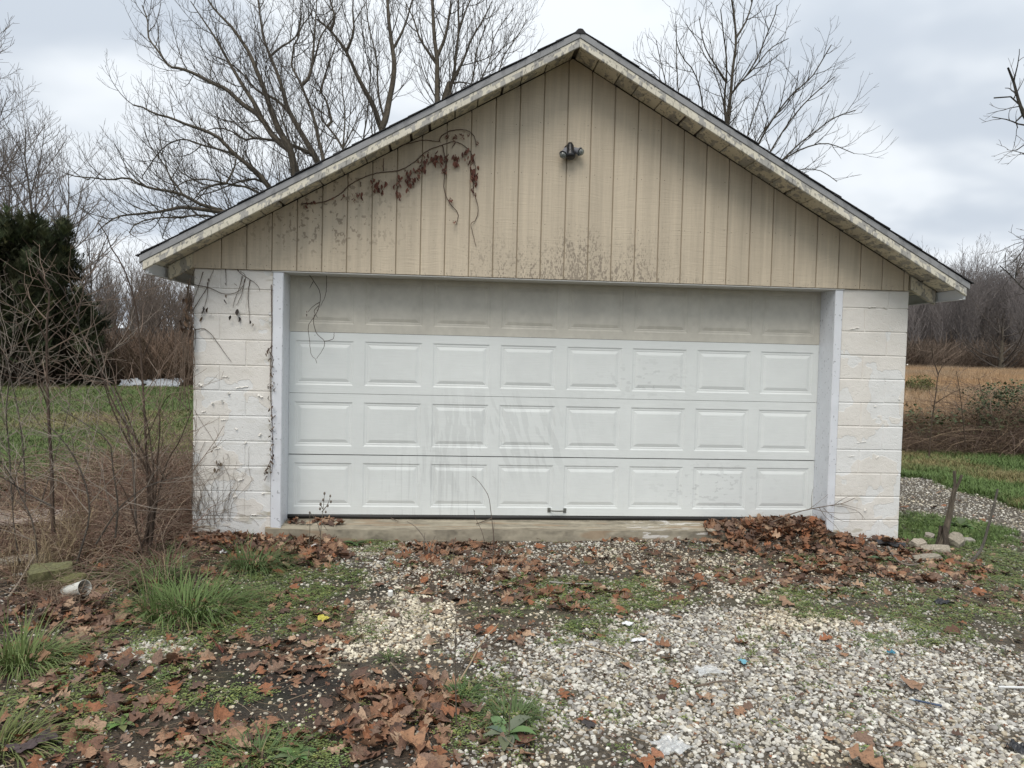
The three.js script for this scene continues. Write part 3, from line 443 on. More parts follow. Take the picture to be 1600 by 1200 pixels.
{
  const o = { max: 3, dens: [4.2, 5.2, 5.8], start: [0.14, 0.12, 0.15], ang: [0.75, 0.65, 0.7], len: [1.7, 0.85, 0.32], up: [1.15, 0.7, 0.45], rad: [0.0125, 0.0068, 0.004], minr: 0.0031, taper: 0.8, wob: 0.2 };
  limbedTree('maple_tree', 'big many-stemmed bare tree arching left over the low roof end', 11, 17, 1.8, [505, 385], [530, 640], 0.34, [
    [24, 3, [[464, 288], [454, 236], [436, 203], [422, 168], [413, 140], [400, 108], [388, 80], [376, 62], [362, 42], [350, 30], [330, 8], [318, -14]]],
    [15, 2.5, [[454, 240], [428, 214], [406, 182], [378, 162], [354, 140], [328, 128], [306, 116], [282, 107], [266, 104], [246, 78], [232, 58], [231, 34], [222, 8]]],
    [11, 2, [[408, 186], [400, 166], [386, 144], [370, 118], [356, 94], [338, 62], [314, 26], [298, 2]]],
    [20, 3, [[498, 260], [484, 231], [469, 205], [460, 189], [449, 168], [445, 153], [436, 122], [422, 87], [413, 63], [407, 30], [402, -10]]],
    [6, 2, [[422, 87], [437, 75], [455, 64], [467, 51], [475, 36], [484, 25], [492, 4]]], [5, 2, [[420, 120], [415, 105], [417, 93], [422, 87]]],
    [9, 2, [[470, 195], [445, 168], [427, 153], [409, 146], [396, 136], [376, 112], [356, 97], [330, 86]]],
    [12, 2.5, [[506, 254], [497, 217], [493, 195], [487, 174], [479, 154], [473, 138], [463, 117], [455, 102], [458, 90], [457, 75], [466, 60], [470, 20]]],
    [8, 2, [[473, 138], [481, 124], [487, 105], [491, 60], [494, 15], [496, -12]]], [6, 2, [[487, 107], [494, 84], [500, 60], [508, 46], [522, 26]]],
    [12, 2, [[538, 240], [530, 222], [515, 201], [503, 188], [503, 170], [508, 150]]], [8, 2, [[515, 201], [518, 192], [515, 177], [508, 153], [497, 141], [484, 132]]], [6, 2, [[497, 142], [505, 127], [512, 105], [520, 84], [528, 60]]],
    [4, 1.5, [[539, 236], [539, 180], [536, 150], [533, 118], [535, 80]]], [4, 1.5, [[541, 232], [552, 200], [562, 176], [569, 168]]],
    [17, 3, [[424, 297], [406, 274], [388, 258], [370, 244], [356, 230], [340, 214], [314, 202], [290, 194], [266, 184], [240, 177], [224, 168], [208, 164]]],
    [9, 2, [[368, 243], [350, 236], [314, 226], [290, 218], [274, 220], [256, 230], [244, 244], [230, 264], [222, 276]]],
    [14, 2, [[366, 336], [336, 326], [310, 318], [290, 306], [270, 300], [236, 294], [218, 288], [200, 278], [170, 281], [147, 278], [120, 276], [103, 271]]],
    [5, 1.5, [[290, 307], [280, 295], [268, 280], [256, 256], [244, 242], [232, 222], [224, 200]]],
    [11, 2, [[352, 334], [306, 326], [282, 324], [254, 330], [220, 334], [186, 338], [170, 346], [152, 362]]],
    [9, 2, [[344, 341], [310, 336], [278, 340], [250, 340], [216, 348], [204, 358], [202, 364]]],
    [6, 1.5, [[422, 292], [405, 281], [390, 280], [362, 288], [338, 298], [306, 308], [296, 316]]], [8, 2, [[412, 306], [390, 294], [350, 286], [320, 280], [294, 282], [278, 290], [268, 300]]], [6, 2, [[350, 287], [334, 289], [314, 298], [304, 310]]],
    [9, 2, [[490, 246], [460, 228], [430, 220], [396, 216], [380, 218], [360, 204], [340, 200], [322, 204]]], [5, 1.5, [[396, 216], [376, 200], [360, 184], [346, 164]]],
    [5, 1.5, [[352, 288], [366, 262], [370, 240], [374, 215]]], [4, 1.5, [[254, 372], [262, 350], [270, 320], [272, 296], [271, 270]]]], o, barkDark, twigDark);
  const o2 = { ...o, dens: [3.6, 4.2, 4.6], len: [1.9, 0.85, 0.32], ang: [0.62, 0.6, 0.65], up: [1.0, 0.6, 0.4] };
  limbedTree('maple_tree', 'tall bare tree with a forked trunk behind the middle of the left roof slope', 12, 19, 1.2, [600, 240], [606, 650], 0.2, [
    [15, 4, [[598, 206], [593, 195], [586, 172], [575, 150], [559, 120], [541, 81], [520, 52], [508, 40], [495, 30]]], [7, 2, [[541, 81], [550, 60], [553, 44], [551, 15], [553, -10]]], [8, 2, [[521, 52], [523, 30], [518, 8], [512, -14]]],
    [15, 6, [[599, 205], [601, 190], [608, 157], [614, 127], [616, 100], [613, 75], [609, 45], [607, 28], [605, -12]]], [7, 2, [[616, 82], [625, 57], [637, 27], [641, 10], [648, -12]]], [5, 2, [[599, 188], [593, 157], [590, 127], [588, 90], [576, 40], [572, 0]]], [4, 1.5, [[583, 216], [581, 180], [582, 168]]], [4, 1.5, [[570, 230], [574, 180], [577, 140], [580, 90], [578, 40]]]], o2, barkDark, twigDark);
  limbedTree('maple_tree', 'tall bare tree with a sawn-off limb just left of the roof peak', 13, 18.5, 1.2, [690, 230], [695, 650], 0.2, [
    [15, 6, [[684, 168], [683, 125], [683, 94], [679, 62], [677, 30], [675, -12]]], [9, 3, [[684, 88], [694, 63], [699, 42], [702, 23], [706, -10]]], [7, 2, [[683, 97], [667, 78], [655, 58], [649, 38], [644, 25], [634, 4]]],
    [9, 4, [[700, 160], [706, 130], [710, 110], [713, 78], [717, 47], [716, 20], [716, -10]]], [7, 2, [[709, 130], [724, 94], [738, 58], [753, 34], [769, 2]]], [6, 2, [[717, 46], [728, 16], [739, -8]]], [15, 14, [[694, 158], [699, 142], [703, 130]]],
    [5, 1.5, [[746, 136], [755, 116], [766, 94], [769, 67], [780, 44], [803, 12]]], [5, 1.5, [[777, 116], [787, 88], [804, 63], [816, 44], [823, 30]]], [5, 2, [[708, 132], [722, 128], [741, 133]]], [4, 1.5, [[690, 168], [674, 140], [662, 116], [655, 92]]], [4, 1.5, [[735, 138], [745, 80], [760, 40], [775, 10]]]], o2, barkDark, twigDark);
  const o3 = { ...o, dens: [3.6, 4.0, 3.4], len: [1.1, 0.62, 0.28], ang: [0.62, 0.6, 0.6], up: [0.6, 0.35, 0.2], minr: 0.0034, rad: [0.0115, 0.007, 0.0042] };
  limbedTree('slender_tree', 'slender bare tree with a fan of fine branches behind the right roof slope', 14, 15, 1.3, [1140, 330], [1145, 660], 0.13, [
    [11, 4, [[1137, 208], [1139, 175], [1142, 145], [1145, 107], [1150, 67], [1147, 25], [1142, -10]]], [5, 2, [[1152, 62], [1165, 35], [1173, 12], [1178, -10]]], [7, 2, [[1141, 152], [1165, 120], [1185, 87], [1197, 57], [1212, 20], [1214, 8]]], [4, 1.5, [[1166, 118], [1182, 102], [1205, 75], [1232, 60]]],
    [6, 2, [[1130, 200], [1132, 155], [1135, 120], [1135, 90], [1130, 50], [1126, 15]]], [4, 1.5, [[1133, 125], [1120, 105], [1102, 75], [1092, 25]]], [5, 2, [[1100, 184], [1094, 140], [1082, 108], [1065, 88], [1056, 62]]], [4, 1.5, [[1129, 155], [1115, 112], [1100, 84], [1087, 60], [1072, 38]]],
    [5, 1.5, [[1045, 148], [1038, 120], [1032, 95], [1025, 62]]], [5, 1.5, [[1063, 158], [1058, 110], [1057, 70], [1057, 38]]], [6, 2, [[1180, 236], [1205, 190], [1240, 145], [1267, 122], [1287, 90], [1299, 70]]], [5, 2, [[1197, 248], [1220, 210], [1252, 167], [1280, 140], [1304, 120]]], [5, 2, [[1214, 258], [1252, 222], [1275, 205], [1302, 185], [1337, 172]]],
    [4, 1.5, [[1225, 250], [1255, 232], [1290, 224], [1335, 240]]], [4, 1.5, [[1180, 226], [1217, 175], [1240, 150], [1248, 110]]], [4, 1.5, [[1165, 222], [1180, 175], [1197, 125], [1206, 90]]], [4, 1.5, [[1240, 268], [1262, 264], [1285, 268], [1308, 284]]], [4, 1.5, [[1028, 120], [1010, 105], [990, 92]]]], o3, barkDark, twigDark);
  const o4 = { max: 3, dens: [3.5, 6, 6], start: [0.1, 0.15, 0.15], ang: [0.9, 0.8, 0.8], len: [0.6, 0.35, 0.16], up: [-0.2, -0.2, 0.1], rad: [0.010, 0.006, 0.0038], minr: 0.003, taper: 0.8, wob: 0.5 };
  limbedTree('walnut_tree', 'bare tree at the right edge with knobbly twigs reaching in', 15, 9, 0.5, [1660, 300], [1690, 690], 0.11, [
    [14, 4, [[1640, 240], [1612, 200], [1598, 177], [1592, 160], [1587, 137], [1582, 123], [1575, 106]]], [5, 3, [[1592, 160], [1583, 153], [1573, 150], [1553, 153]]], [6, 2, [[1640, 230], [1612, 218], [1598, 222], [1588, 235]]], [4, 2, [[1600, 178], [1590, 186], [1586, 196], [1590, 200]]],
    [5, 2, [[1650, 480], [1620, 468], [1600, 452], [1583, 435], [1572, 422], [1562, 415]]], [4, 2, [[1584, 436], [1586, 425], [1592, 412], [1595, 400]]], [4, 1.5, [[1572, 422], [1571, 408], [1571, 396]]]], o4, barkGrey, twigGrey);
}
// free-grown bare trees for the wood's edge
function freeTree(seed, H, r0, o) {
  const T = newT(seed, 0), R = T.r, lean = (R() - 0.5) * 0.16, pts = []; let x = 0, z = 0;
  for (let k = 0; k <= 9; k++) { pts.push(V(x, H * k / 9, z)); x += lean * H / 9 + (R() - 0.5) * H * 0.02; z += (R() - 0.5) * H * 0.025; }
  branches(T, pts, r0, r0 * 0.12, 0, o); return T;
}
const fo = (H, k = 1) => ({ max: 3, dens: [2.4 * k * 10 / H, 2.4 * k, 2.8 * k], start: [0.22, 0.15, 0.15], ang: [0.72, 0.6, 0.65], len: [H * 0.46, H * 0.16, H * 0.06], up: [0.8, 0.5, 0.3], rad: [H * 0.0075, H * 0.0028, H * 0.0013], minr: H * 0.0011, taper: 0.85, wob: 0.16 });
{
  const spots = [[-30, 42, 16, 'tallest bare tree standing furthest left behind the evergreen'], [48, 38, 12.5, 'bare tree with steep limbs rising right behind the evergreen'], [92, 36, 10, 'bare tree between the evergreen and the arching maple'], [150, 40, 7.5, 'thin pale bare tree right of the evergreen top'], [12, 50, 14, 'bare tree far behind the evergreen in the gap of sky']];
  spots.forEach(([px, d, H, label], i) => {
    const p = at(px, 600, d), y = groundH(p.x, p.z), T = freeTree(200 + i, H, H * 0.013, { ...fo(H, 1.25), minr: H * 0.0007, rad: [H * 0.0065, H * 0.0022, H * 0.0009] }), t = thing('forest_tree', label, 'tree', [p.x, y - 0.1, p.z], i * 1.7, 'bare trees behind the evergreen');
    mesh('trunk', T.wood.geo(), barkGrey, t); mesh('crown', T.twig.geo(), twigGrey, t);
  });
  // the broad grey tree at the field edge on the right
  const p = at(1565, 583, 70), H = 9.5, o = { ...fo(H, 1.5), ang: [1.15, 0.6, 0.65], start: [0.06, 0.12, 0.15], len: [H * 0.75, H * 0.22, H * 0.08], up: [0.9, 0.5, 0.3], dens: [4.5, 2.2, 2.6], rad: [0.075, 0.026, 0.014], minr: 0.011 }, T = freeTree(230, H * 0.5, 0.34, o), t = thing('forest_tree', 'broad low-forked grey tree at the far edge of the orange field', 'tree', [p.x, groundH(p.x, p.z) - 0.2, p.z]);
  mesh('trunk', T.wood.geo(), barkDark, t); mesh('crown', T.twig.geo(), twigDark, t);
}
function scatter(name, protos, spots, label, category, mat, tint, parentKind = 'stuff') { // one countless mass: spots = [x, y, z, turn, scale, scaleY, k]
  const g = thing(name, label, category); g.userData.kind = parentKind;
  protos.forEach((pg, pi) => {
    const mine = spots.filter((_, i) => i % protos.length === pi); if (!mine.length) return;
    const im = new THREE.InstancedMesh(pg, Array.isArray(mat) ? mat[pi % mat.length] : mat, mine.length), M = new THREE.Matrix4(), q = new THREE.Quaternion(), e = new THREE.Euler(), c = new THREE.Color();
    mine.forEach((s, i) => { e.set(s[7] || 0, s[3], s[8] || 0, 'YXZ'); q.setFromEuler(e); M.compose(V(s[0], s[1], s[2]), q, V(s[4], s[4] * s[5], s[4])); im.setMatrixAt(i, M); if (tint) { tint(s, c); im.setColorAt(i, c); } });
    im.name = name + '_piece'; im.userData.kind = 'stuff'; im.castShadow = im.receiveShadow = true; g.add(im);
  });
  return g;
}
{ // the wooded hillside right of the field and the wood left of the garage
  const tp = [0, 1, 2, 3].map(i => { const H = 10, T = freeTree(300 + i, H, 0.11, { ...fo(H, 1.0), start: [0.3, 0.15, 0.15], ang: [0.55, 0.55, 0.6], dens: [3.2, 1.9, 1.8] }); return mergeGeometries([T.wood.geo(), T.twig.geo()]); });
  const r = rng(310), S = [];
  for (let k = 0; k < 1500; k++) { const px = 1160 + r() * 700, d = 76 + Math.pow(r(), 0.8) * 110, p = at(px, 580, d); S.push([p.x, groundH(p.x, p.z) - 0.3, p.z, r() * 6.28, 0.72 + r() * 0.42, 0.9 + r() * 0.3, r()]); }
  scatter('hillside_wood', tp, S, 'bare grey-brown woods covering the rise beyond the orange field', 'woods', std([0.138, 0.128, 0.12], 0.95), (s, c) => { const k = 0.75 + s[6] * 0.9; c.setRGB(k * 1.02, k * 0.98, k); });  // wood colour lifted towards grey, distance haze painted into the tint
  const S2 = []; for (let k = 0; k < 150; k++) { const px = -250 + r() * 700, d = 36 + r() * 40, p = at(px, 580, d); if (p.x > -5) continue; S2.push([p.x, groundH(p.x, p.z) - 0.2, p.z, r() * 6.28, 0.42 + r() * 0.3, 1, r()]); }
  scatter('bare_wood', tp, S2, 'grey bare woods beyond the grass left of the garage', 'woods', std([0.15, 0.125, 0.105], 0.95), (s, c) => { const k = 0.75 + s[6] * 0.7; c.setRGB(k, k * 0.97, k * 0.95); });
  // twiggy undergrowth: fans of thin stems
  const bush = i => { const m = new MB(), R = rng(330 + i); for (let k = 0; k < 46; k++) { const a = R() * 6.28, e = 0.25 + R() * 0.9, d = V(Math.cos(a) * e, 1, Math.sin(a) * e).normalize(), q = [V((R() - 0.5) * 0.5, 0, (R() - 0.5) * 0.5)]; const L = 0.7 + R() * 0.9; for (let s = 0; s < 4; s++) { q.push(q[s].clone().addScaledVector(d, L / 4)); d.y -= 0.12 * R(); d.x += (R() - 0.5) * 0.35; d.z += (R() - 0.5) * 0.35; d.normalize(); } m.tube(q, t => 0.011 - 0.006 * t, 3); } return m.geo(); };
  const bp = [0, 1, 2].map(bush), U = [];
  for (let k = 0; k < 900; k++) { const px = -200 + r() * 620, d = 27 + r() * 10, p = at(px, 580, d); if (p.x > -4.5) continue; U.push([p.x, groundH(p.x, p.z) - 0.1, p.z, r() * 6.28, 0.9 + r() * 1.1, 0.9, r()]); }
  scatter('undergrowth', bp, U, 'brown twiggy undergrowth along the back edge of the left lawn', 'undergrowth', std([0.16, 0.115, 0.085], 0.95), (s, c) => { const k = 0.6 + s[6] * 0.9; c.setRGB(k, k * 0.95, k * 0.9); });
  const U2 = []; for (let k = 0; k < 2500; k++) { const px = 1160 + r() * 700, d = 72 + r() * 26, p = at(px, 580, d); U2.push([p.x, groundH(p.x, p.z) - 0.2, p.z, r() * 6.28, 1.5 + r() * 1.8, 0.9, r()]); }
  scatter('undergrowth', bp, U2, 'dark brown undergrowth at the foot of the wooded hillside', 'undergrowth', std([0.15, 0.12, 0.095], 0.95), (s, c) => { const k = 0.6 + s[6] * 0.9; c.setRGB(k, k * 0.93, k * 0.88); });
}
{ // the dark evergreen
  const D = 26, p = at(42, 600, D), t = thing('red_cedar', 'dense dark evergreen standing left behind the lawn', 'evergreen tree', [p.x, groundH(p.x, p.z), p.z]), R = rng(350);
  const w = new MB(); w.tube(curve([V(0, -0.1, 0), V(0.1, 2.5, 0.05), V(0, 5.4, 0)], 0.6), t => 0.2 * (1 - t * 0.9), 8); const H = 5.5;
  const sp = new MB(), N = []; // a spray: flat pointed fan of scale leaves
  { const rr = rng(351); for (let k = 0; k < 16; k++) { const a = (k / 15 - 0.5) * 1.5 + (rr() - 0.5) * 0.3, l = 0.12 + rr() * 0.16, b = rr() * 0.14, y = (rr() - 0.5) * 0.10; sp.blade(V(b * Math.sin(a * 0.3), b * 0.4 + y, b), V(Math.sin(a), 0.3 + (rr() - 0.5) * 0.8, Math.cos(a)).normalize(), l, 0.035, 0.25, 2); } }
  const spray = sp.geo(), lobes = []; for (let k = 0; k < 80; k++) { const y = 0.3 + R() * (H - 0.5), prof = 3.5 * Math.pow(1 - y / (H + 0.2), 0.55) * (y < 0.8 ? 0.8 + y * 0.25 : 1), a = R() * 6.28; lobes.push([Math.cos(a) * prof * 0.72, y, Math.sin(a) * prof * 0.72 , 0.34 + R() * 0.5]); }
  for (let k = 0; k < 15; k++) { const y = H - 0.6 + R() * 0.9; lobes.push([(R() - 0.5) * 2.6, y - Math.abs(R() - 0.5) * 1.1, (R() - 0.5) * 2.0, 0.2 + R() * 0.2]); }
  const S = []; for (const [x, y, z, r] of lobes) { w.tube(curve([V(0, y * 0.8, 0), V(x * 0.5, y * 0.95, z * 0.5), V(x, y, z)], 0.5), t => 0.035 - 0.025 * t, 4); const n = Math.round(150 * r); for (let k = 0; k < n; k++) { const a = R() * 6.28, cz = 2 * R() - 1, q = Math.sqrt(1 - cz * cz), rr = r * (0.45 + 0.62 * R()), dx = q * Math.cos(a), dz = q * Math.sin(a); S.push([x + dx * rr, y + cz * rr * 1.15, z + dz * rr, Math.atan2(dx, dz), 0.75 + R() * 0.6, -cz * 0.9 - 0.5 + (R() - 0.5) * 0.8]); } }
  mesh('trunk', w.geo(), barkDark, t);
  const im = new THREE.InstancedMesh(spray, std([0.058, 0.074, 0.034], 0.9), S.length), M = new THREE.Matrix4(), q = new THREE.Quaternion(), e = new THREE.Euler(), c = new THREE.Color();
  S.forEach((s, i) => { e.set(s[5], s[3], 0, 'YXZ'); q.setFromEuler(e); M.compose(V(s[0], s[1], s[2]), q, V(s[4], s[4], s[4])); im.setMatrixAt(i, M); const k = 0.45 + R() * R() * 1.7; c.setRGB(k * (0.9 + R() * 0.4), k, k * 0.9); im.setColorAt(i, c); });
  im.name = 'crown'; im.castShadow = im.receiveShadow = true; im.userData.kind = 'stuff'; t.add(im);
}

// ------------------------------------------------------------ gravel, weeds, grass: what nobody could count
const sheltered = (x, z) => z < 0.05 && x > -3.02 && x < 2.98;
function scan(step, x0, x1, z0, z1, seed, f) { const r = rng(seed); for (let z = z0; z < z1; z += step) for (let x = x0; x < x1; x += step) { const a = x + (r() - 0.5) * step * 1.5, b = z + (r() - 0.5) * step * 1.5; if (seen(a, 0, b, 0.14) && !sheltered(a, b)) f(a, b, r); } }
{
  const stone = i => { const g = mergeVertices(new THREE.IcosahedronGeometry(1, 1).deleteAttribute('normal').deleteAttribute('uv')), P = g.attributes.position, R = rng(400 + i), sx = 0.8 + R() * 0.5, sy = 0.5 + R() * 0.3, sz = 0.75 + R() * 0.4; const cut = [0, 1, 2, 3].map(() => V(R() - 0.5, R() - 0.5, R() - 0.5).normalize());
    for (let k = 0; k < P.count; k++) { const p = V().fromBufferAttribute(P, k); for (const c of cut) { const d = p.dot(c); if (d > 0.62) p.addScaledVector(c, 0.62 - d); } p.multiplyScalar(0.9 + R() * 0.22); P.setXYZ(k, p.x * sx, p.y * sy, p.z * sz); } g.computeVertexNormals(); return i % 2 ? g : g.toNonIndexed(); };
  const st = [0, 1, 2, 3, 4, 5].map(stone); st.forEach(g => g.computeVertexNormals());
  const S = [], add = (x, z, s, r) => S.push([x, groundH(x, z) + s * (r() * 0.55 - 0.25), z, r() * 6.28, s, 1, r(), (r() - 0.5) * 0.9, (r() - 0.5) * 0.9]);
  scan(0.0135, -5, 5.4, 0.02, 4.1, 420, (x, z, r) => { const g = gravM(x, z) * (1 - 0.55 * clamp(soilM(x, z) * (1 - gravM(x, z)))), gap = sstep(0.30, 0.62, fbm(x * 5, z * 5, 4) + (g - 0.6) * 0.35); if (r() < Math.max(Math.min(g, 1) * (0.22 + 0.78 * gap), 0.12 + 0.2 * sstep(-1.6, -0.6, x) * sstep(0.42, 0.62, fbm(x * 3 + 20, z * 3, 3)))) add(x, z, (0.0036 + 0.0108 * Math.pow(r(), 2.1)) * (0.85 + 0.3 * clamp(g)), r); });
  scan(0.034, 3.0, 7, -6.4, 0.1, 421, (x, z, r) => { const g = gravM(x, z) * (1 - lawnR(x, z)); if (r() < g * 0.75) add(x, z, 0.006 + 0.012 * r() * r(), r); });
  const pal = [[0.56, 0.54, 0.48], [0.43, 0.405, 0.345], [0.36, 0.35, 0.325], [0.64, 0.62, 0.555], [0.29, 0.275, 0.25], [0.38, 0.33, 0.245], [0.19, 0.175, 0.155], [0.50, 0.47, 0.41]];
  scatter('gravel', st, S, 'loose pale limestone gravel spread over the yard and drive', 'gravel', [std([1, 1, 1], 0.92, { bumpMap: barkBump, bumpScale: 0.0006 })], (s, c) => { const p = pal[Math.floor(s[6] * 7.99)], w = fbm(s[0] * 1.7, s[2] * 1.7, 2), k = 0.86 + 0.3 * ((s[6] * 91) % 1), y = clamp((w - 0.42) * 3); c.setRGB(p[0] * k * (1 + 0.12 * y), p[1] * k * (1 + 0.06 * y), p[2] * k * (1 - 0.06 * y)); });
  console.log('stones', S.length);
}
const greenMat = (c, t = 0.25) => new THREE.MeshPhysicalMaterial({ color: new THREE.Color().setRGB(...c), roughness: 0.75, transmission: 0, side: THREE.DoubleSide });
{ // small round-leaved weeds and moss cushions
  const rosette = i => { const m = new MB(), R = rng(450 + i), n = 13 + Math.floor(R() * 6); for (let k = 0; k < n; k++) { const a = R() * 6.28, d = 0.1 + R() * 0.9, l = 0.18 + R() * 0.2, w = l * (0.32 + R() * 0.2), x = Math.cos(a) * d * 0.75, z = Math.sin(a) * d * 0.75, y = 0.12 + R() * 0.42 * (1.2 - d), t = a + (R() - 0.5) * 1.4, cx = Math.cos(t), cz = Math.sin(t), up = (R() - 0.3) * 0.5; const A = m.v(x, y, z), B = m.v(x + cx * l * 0.5 - cz * w, y + up * l * 0.5, z + cz * l * 0.5 + cx * w), C = m.v(x + cx * l, y + up * l, z + cz * l), D = m.v(x + cx * l * 0.5 + cz * w, y + up * l * 0.5, z + cz * l * 0.5 - cx * w); m.quad(A, B, C, D); } return m.geo(); };
  const wd = [0, 1, 2, 3].map(rosette), S = [];
  scan(0.0165, -5, 5.2, 0.03, 3.9, 451, (x, z, r) => { const g = greenM(x, z), cl = sstep(0.38, 0.60, fbm(x * 5 + 30, z * 5, 3) + (g - 0.5) * 0.4); if (r() < g * cl * 0.55 + 0.004 + 0.07 * sstep(0.56, 0.68, fbm(x * 4.5 + 60, z * 4.5, 3))) S.push([x, groundH(x, z) + 0.002, z, r() * 6.28, 0.017 + 0.025 * r(), 1, r()]); });
  scan(0.07, 2.9, 9, -3.2, 0.6, 452, (x, z, r) => { if (r() < greenM(x, z) * 0.8) S.push([x, groundH(x, z), z, r() * 6.28, 0.03 + 0.04 * r(), 1, r()]); });
  scatter('ground_weeds', wd, S, 'low round-leaved weeds and moss creeping over the gravel', 'weeds', greenMat([1, 1, 1]), (s, c) => { const k = 0.7 + 0.7 * s[6], y = (s[6] * 37) % 1; c.setRGB((0.105 + 0.06 * y) * k, (0.162 + 0.03 * y) * k, 0.05 * k); });
  console.log('weeds', S.length);
  // grass clumps: lawns, verge and thin turf
  const clump = (i, n, h, droop) => { const m = new MB(), R = rng(470 + i); for (let k = 0; k < n; k++) { const a = R() * 6.28, e = 0.2 + R() * 0.9; m.blade(V((R() - 0.5) * 0.07, -0.01, (R() - 0.5) * 0.07), V(Math.cos(a) * e, 1, Math.sin(a) * e).normalize(), h * (0.5 + R()), 0.006 + R() * 0.003, droop, 3); } return m.geo(); };
  const gl = [0, 1, 2].map(i => clump(i, 16, 0.075, 1.1)), L = [], Rr = [];
  { const r = rng(480); for (let k = 0; k < 42000; k++) { const px = -30 + r() * 350, py = 598 + Math.pow(r(), 1.25) * 170, p = onY(px, py), d = 6 - p.z; if (p.x > -2.9 || r() > lawnL(p.x, p.z)) continue; const s = 0.8 + d * 0.055; L.push([p.x, groundH(p.x, p.z), p.z, r() * 6.28, s * (0.7 + 0.6 * r()), 0.75, r()]); }
    for (let k = 0; k < 36000; k++) { const px = 1385 + r() * 280, py = 695 + r() * 160, p = onY(px, py); if (p.x < 3.02 || r() > Math.max(lawnR(p.x, p.z), greenM(p.x, p.z) * 0.45)) continue; Rr.push([p.x, groundH(p.x, p.z), p.z, r() * 6.28, (0.6 + 0.7 * r()) * (lawnR(p.x, p.z) > 0.3 ? 0.95 : 0.5), 1, r()]); } }
  const gtint = (s, c) => { const w = fbm(s[0] * 0.5, s[2] * 0.5, 3), dry = sstep(0.50, 0.76, w + (s[6] - 0.5) * 0.5), k = 0.7 + 0.6 * ((s[6] * 53) % 1); c.setRGB(lerp(0.105, 0.22, dry) * k, lerp(0.15, 0.18, dry) * k, lerp(0.042, 0.085, dry) * k); };
  scatter('lawn_grass', gl, L, 'rough green and straw lawn stretching back left of the garage', 'grass', greenMat([1, 1, 1]), gtint);
  scatter('verge_grass', gl, Rr, 'bright green grass strip beyond the gravel drive on the right', 'grass', greenMat([1, 1, 1]), (s, c) => { const k = 0.7 + 0.7 * ((s[6] * 53) % 1), y = s[6]; const d = sstep(0.5, 0.68, fbm(s[0] * 0.9, s[2] * 0.9, 3) + (y - 0.5) * 0.3); c.setRGB(lerp(0.10, 0.22, d) * k, lerp(0.158, 0.185, d) * k, lerp(0.042, 0.08, d) * k); });
  // orange bluestem in the field
  const bl = [0, 1, 2].map(i => clump(10 + i, 18, 0.55, 0.35)), F = []; { const r = rng(490); for (let k = 0; k < 48000; k++) { const px = 1230 + r() * 440, d = 13.5 + 58 * Math.pow(r(), 1.3), p = at(px, 590, d); F.push([p.x, groundH(p.x, p.z), p.z, r() * 6.28, 0.75 + r() * 0.6 + d * 0.006, 0.9, r()]); } }
  scatter('field_grass', bl, F, 'rust orange dead grass filling the field on the right', 'grass', greenMat([1, 1, 1]), (s, c) => { const d = 6 - s[2], w = fbm(s[0] * 0.12, s[2] * 0.12, 3), k = 0.65 + 0.75 * s[6], g = sstep(0.5, 0.7, w); c.setRGB(lerp(0.39, 0.32, g) * k, lerp(0.25, 0.235, g) * k, lerp(0.13, 0.15, g) * k); });
}
// ------------------------------------------------------------ fallen leaves
function leafGeo(i) {
  const R = rng(500 + i), oak = i % 4 < 2, oval = i % 4 === 3, N = 44, out = [];
  for (let k = 0; k <= N; k++) { // half outline from stem to tip, mirrored with small differences
    const t = k / N; let w;
    if (oak) { const lob = 0.5 + 0.5 * Math.cos(t * Math.PI * 2 * 3.2 + 2.4 + (i % 2) * 0.5); w = (0.10 + 0.36 * Math.sin(Math.PI * Math.pow(t, 0.9))) * (0.34 + 0.66 * Math.pow(lob, 0.8)); w = Math.max(w, t < 0.05 ? 0.02 : 0.05) * (1 - Math.pow(t, 8)); }
    else if (oval) w = 0.27 * Math.sin(Math.PI * Math.pow(t, 0.8)) * (1 + 0.06 * Math.sin(t * 60)) * (1 - 0.5 * Math.exp(-(((t - 0.3 - 0.05 * i) / 0.07) ** 2)) * (i > 6 ? 1 : 0)) + 0.004;
    else { const lob = Math.abs(Math.sin(t * Math.PI * 2.5 + 0.3)); w = (0.16 + 0.42 * Math.sin(Math.PI * Math.pow(t, 0.65))) * (0.5 + 0.5 * lob) * (1 - Math.pow(t, 6)); if (t < 0.04) w = 0.03; }
    out.push([t, w]);
  }
  const cx = (R() - 0.35) * 3.6, cy = (R() - 0.35) * 2.4, tw = (R() - 0.5) * 1.6, ph = R() * 6, m = new MB();
  const P = (t, w) => { const y = t - 0.5, x = w; let z = 0.55 * cx * x * x * (1 + 0.6 * Math.sin(y * 4 + ph)) + 0.35 * cy * y * y + tw * x * y * 0.5 + 0.05 * Math.sin(x * 11 + ph) * Math.cos(y * 9 + ph) - 0.03 * Math.exp(-x * x * 400); return m.v(x, z, y, w + 0.5, t); };
  let prev = null;
  for (const [t, w] of out) { const row = [-1, -0.5, 0, 0.5, 1].map(s => P(t, s * w * (1 + 0.12 * Math.sin(t * 20 + s * 3 + i)))); if (prev) for (let s = 0; s < 4; s++) m.quad(prev[s], row[s], row[s + 1], prev[s + 1]); prev = row; }
  m.tube([V(0, 0.01, -0.5), V(0.02, 0.02, -0.62), V(0.05, 0.05, -0.74)], () => 0.009, 3);
  return m.geo();
}
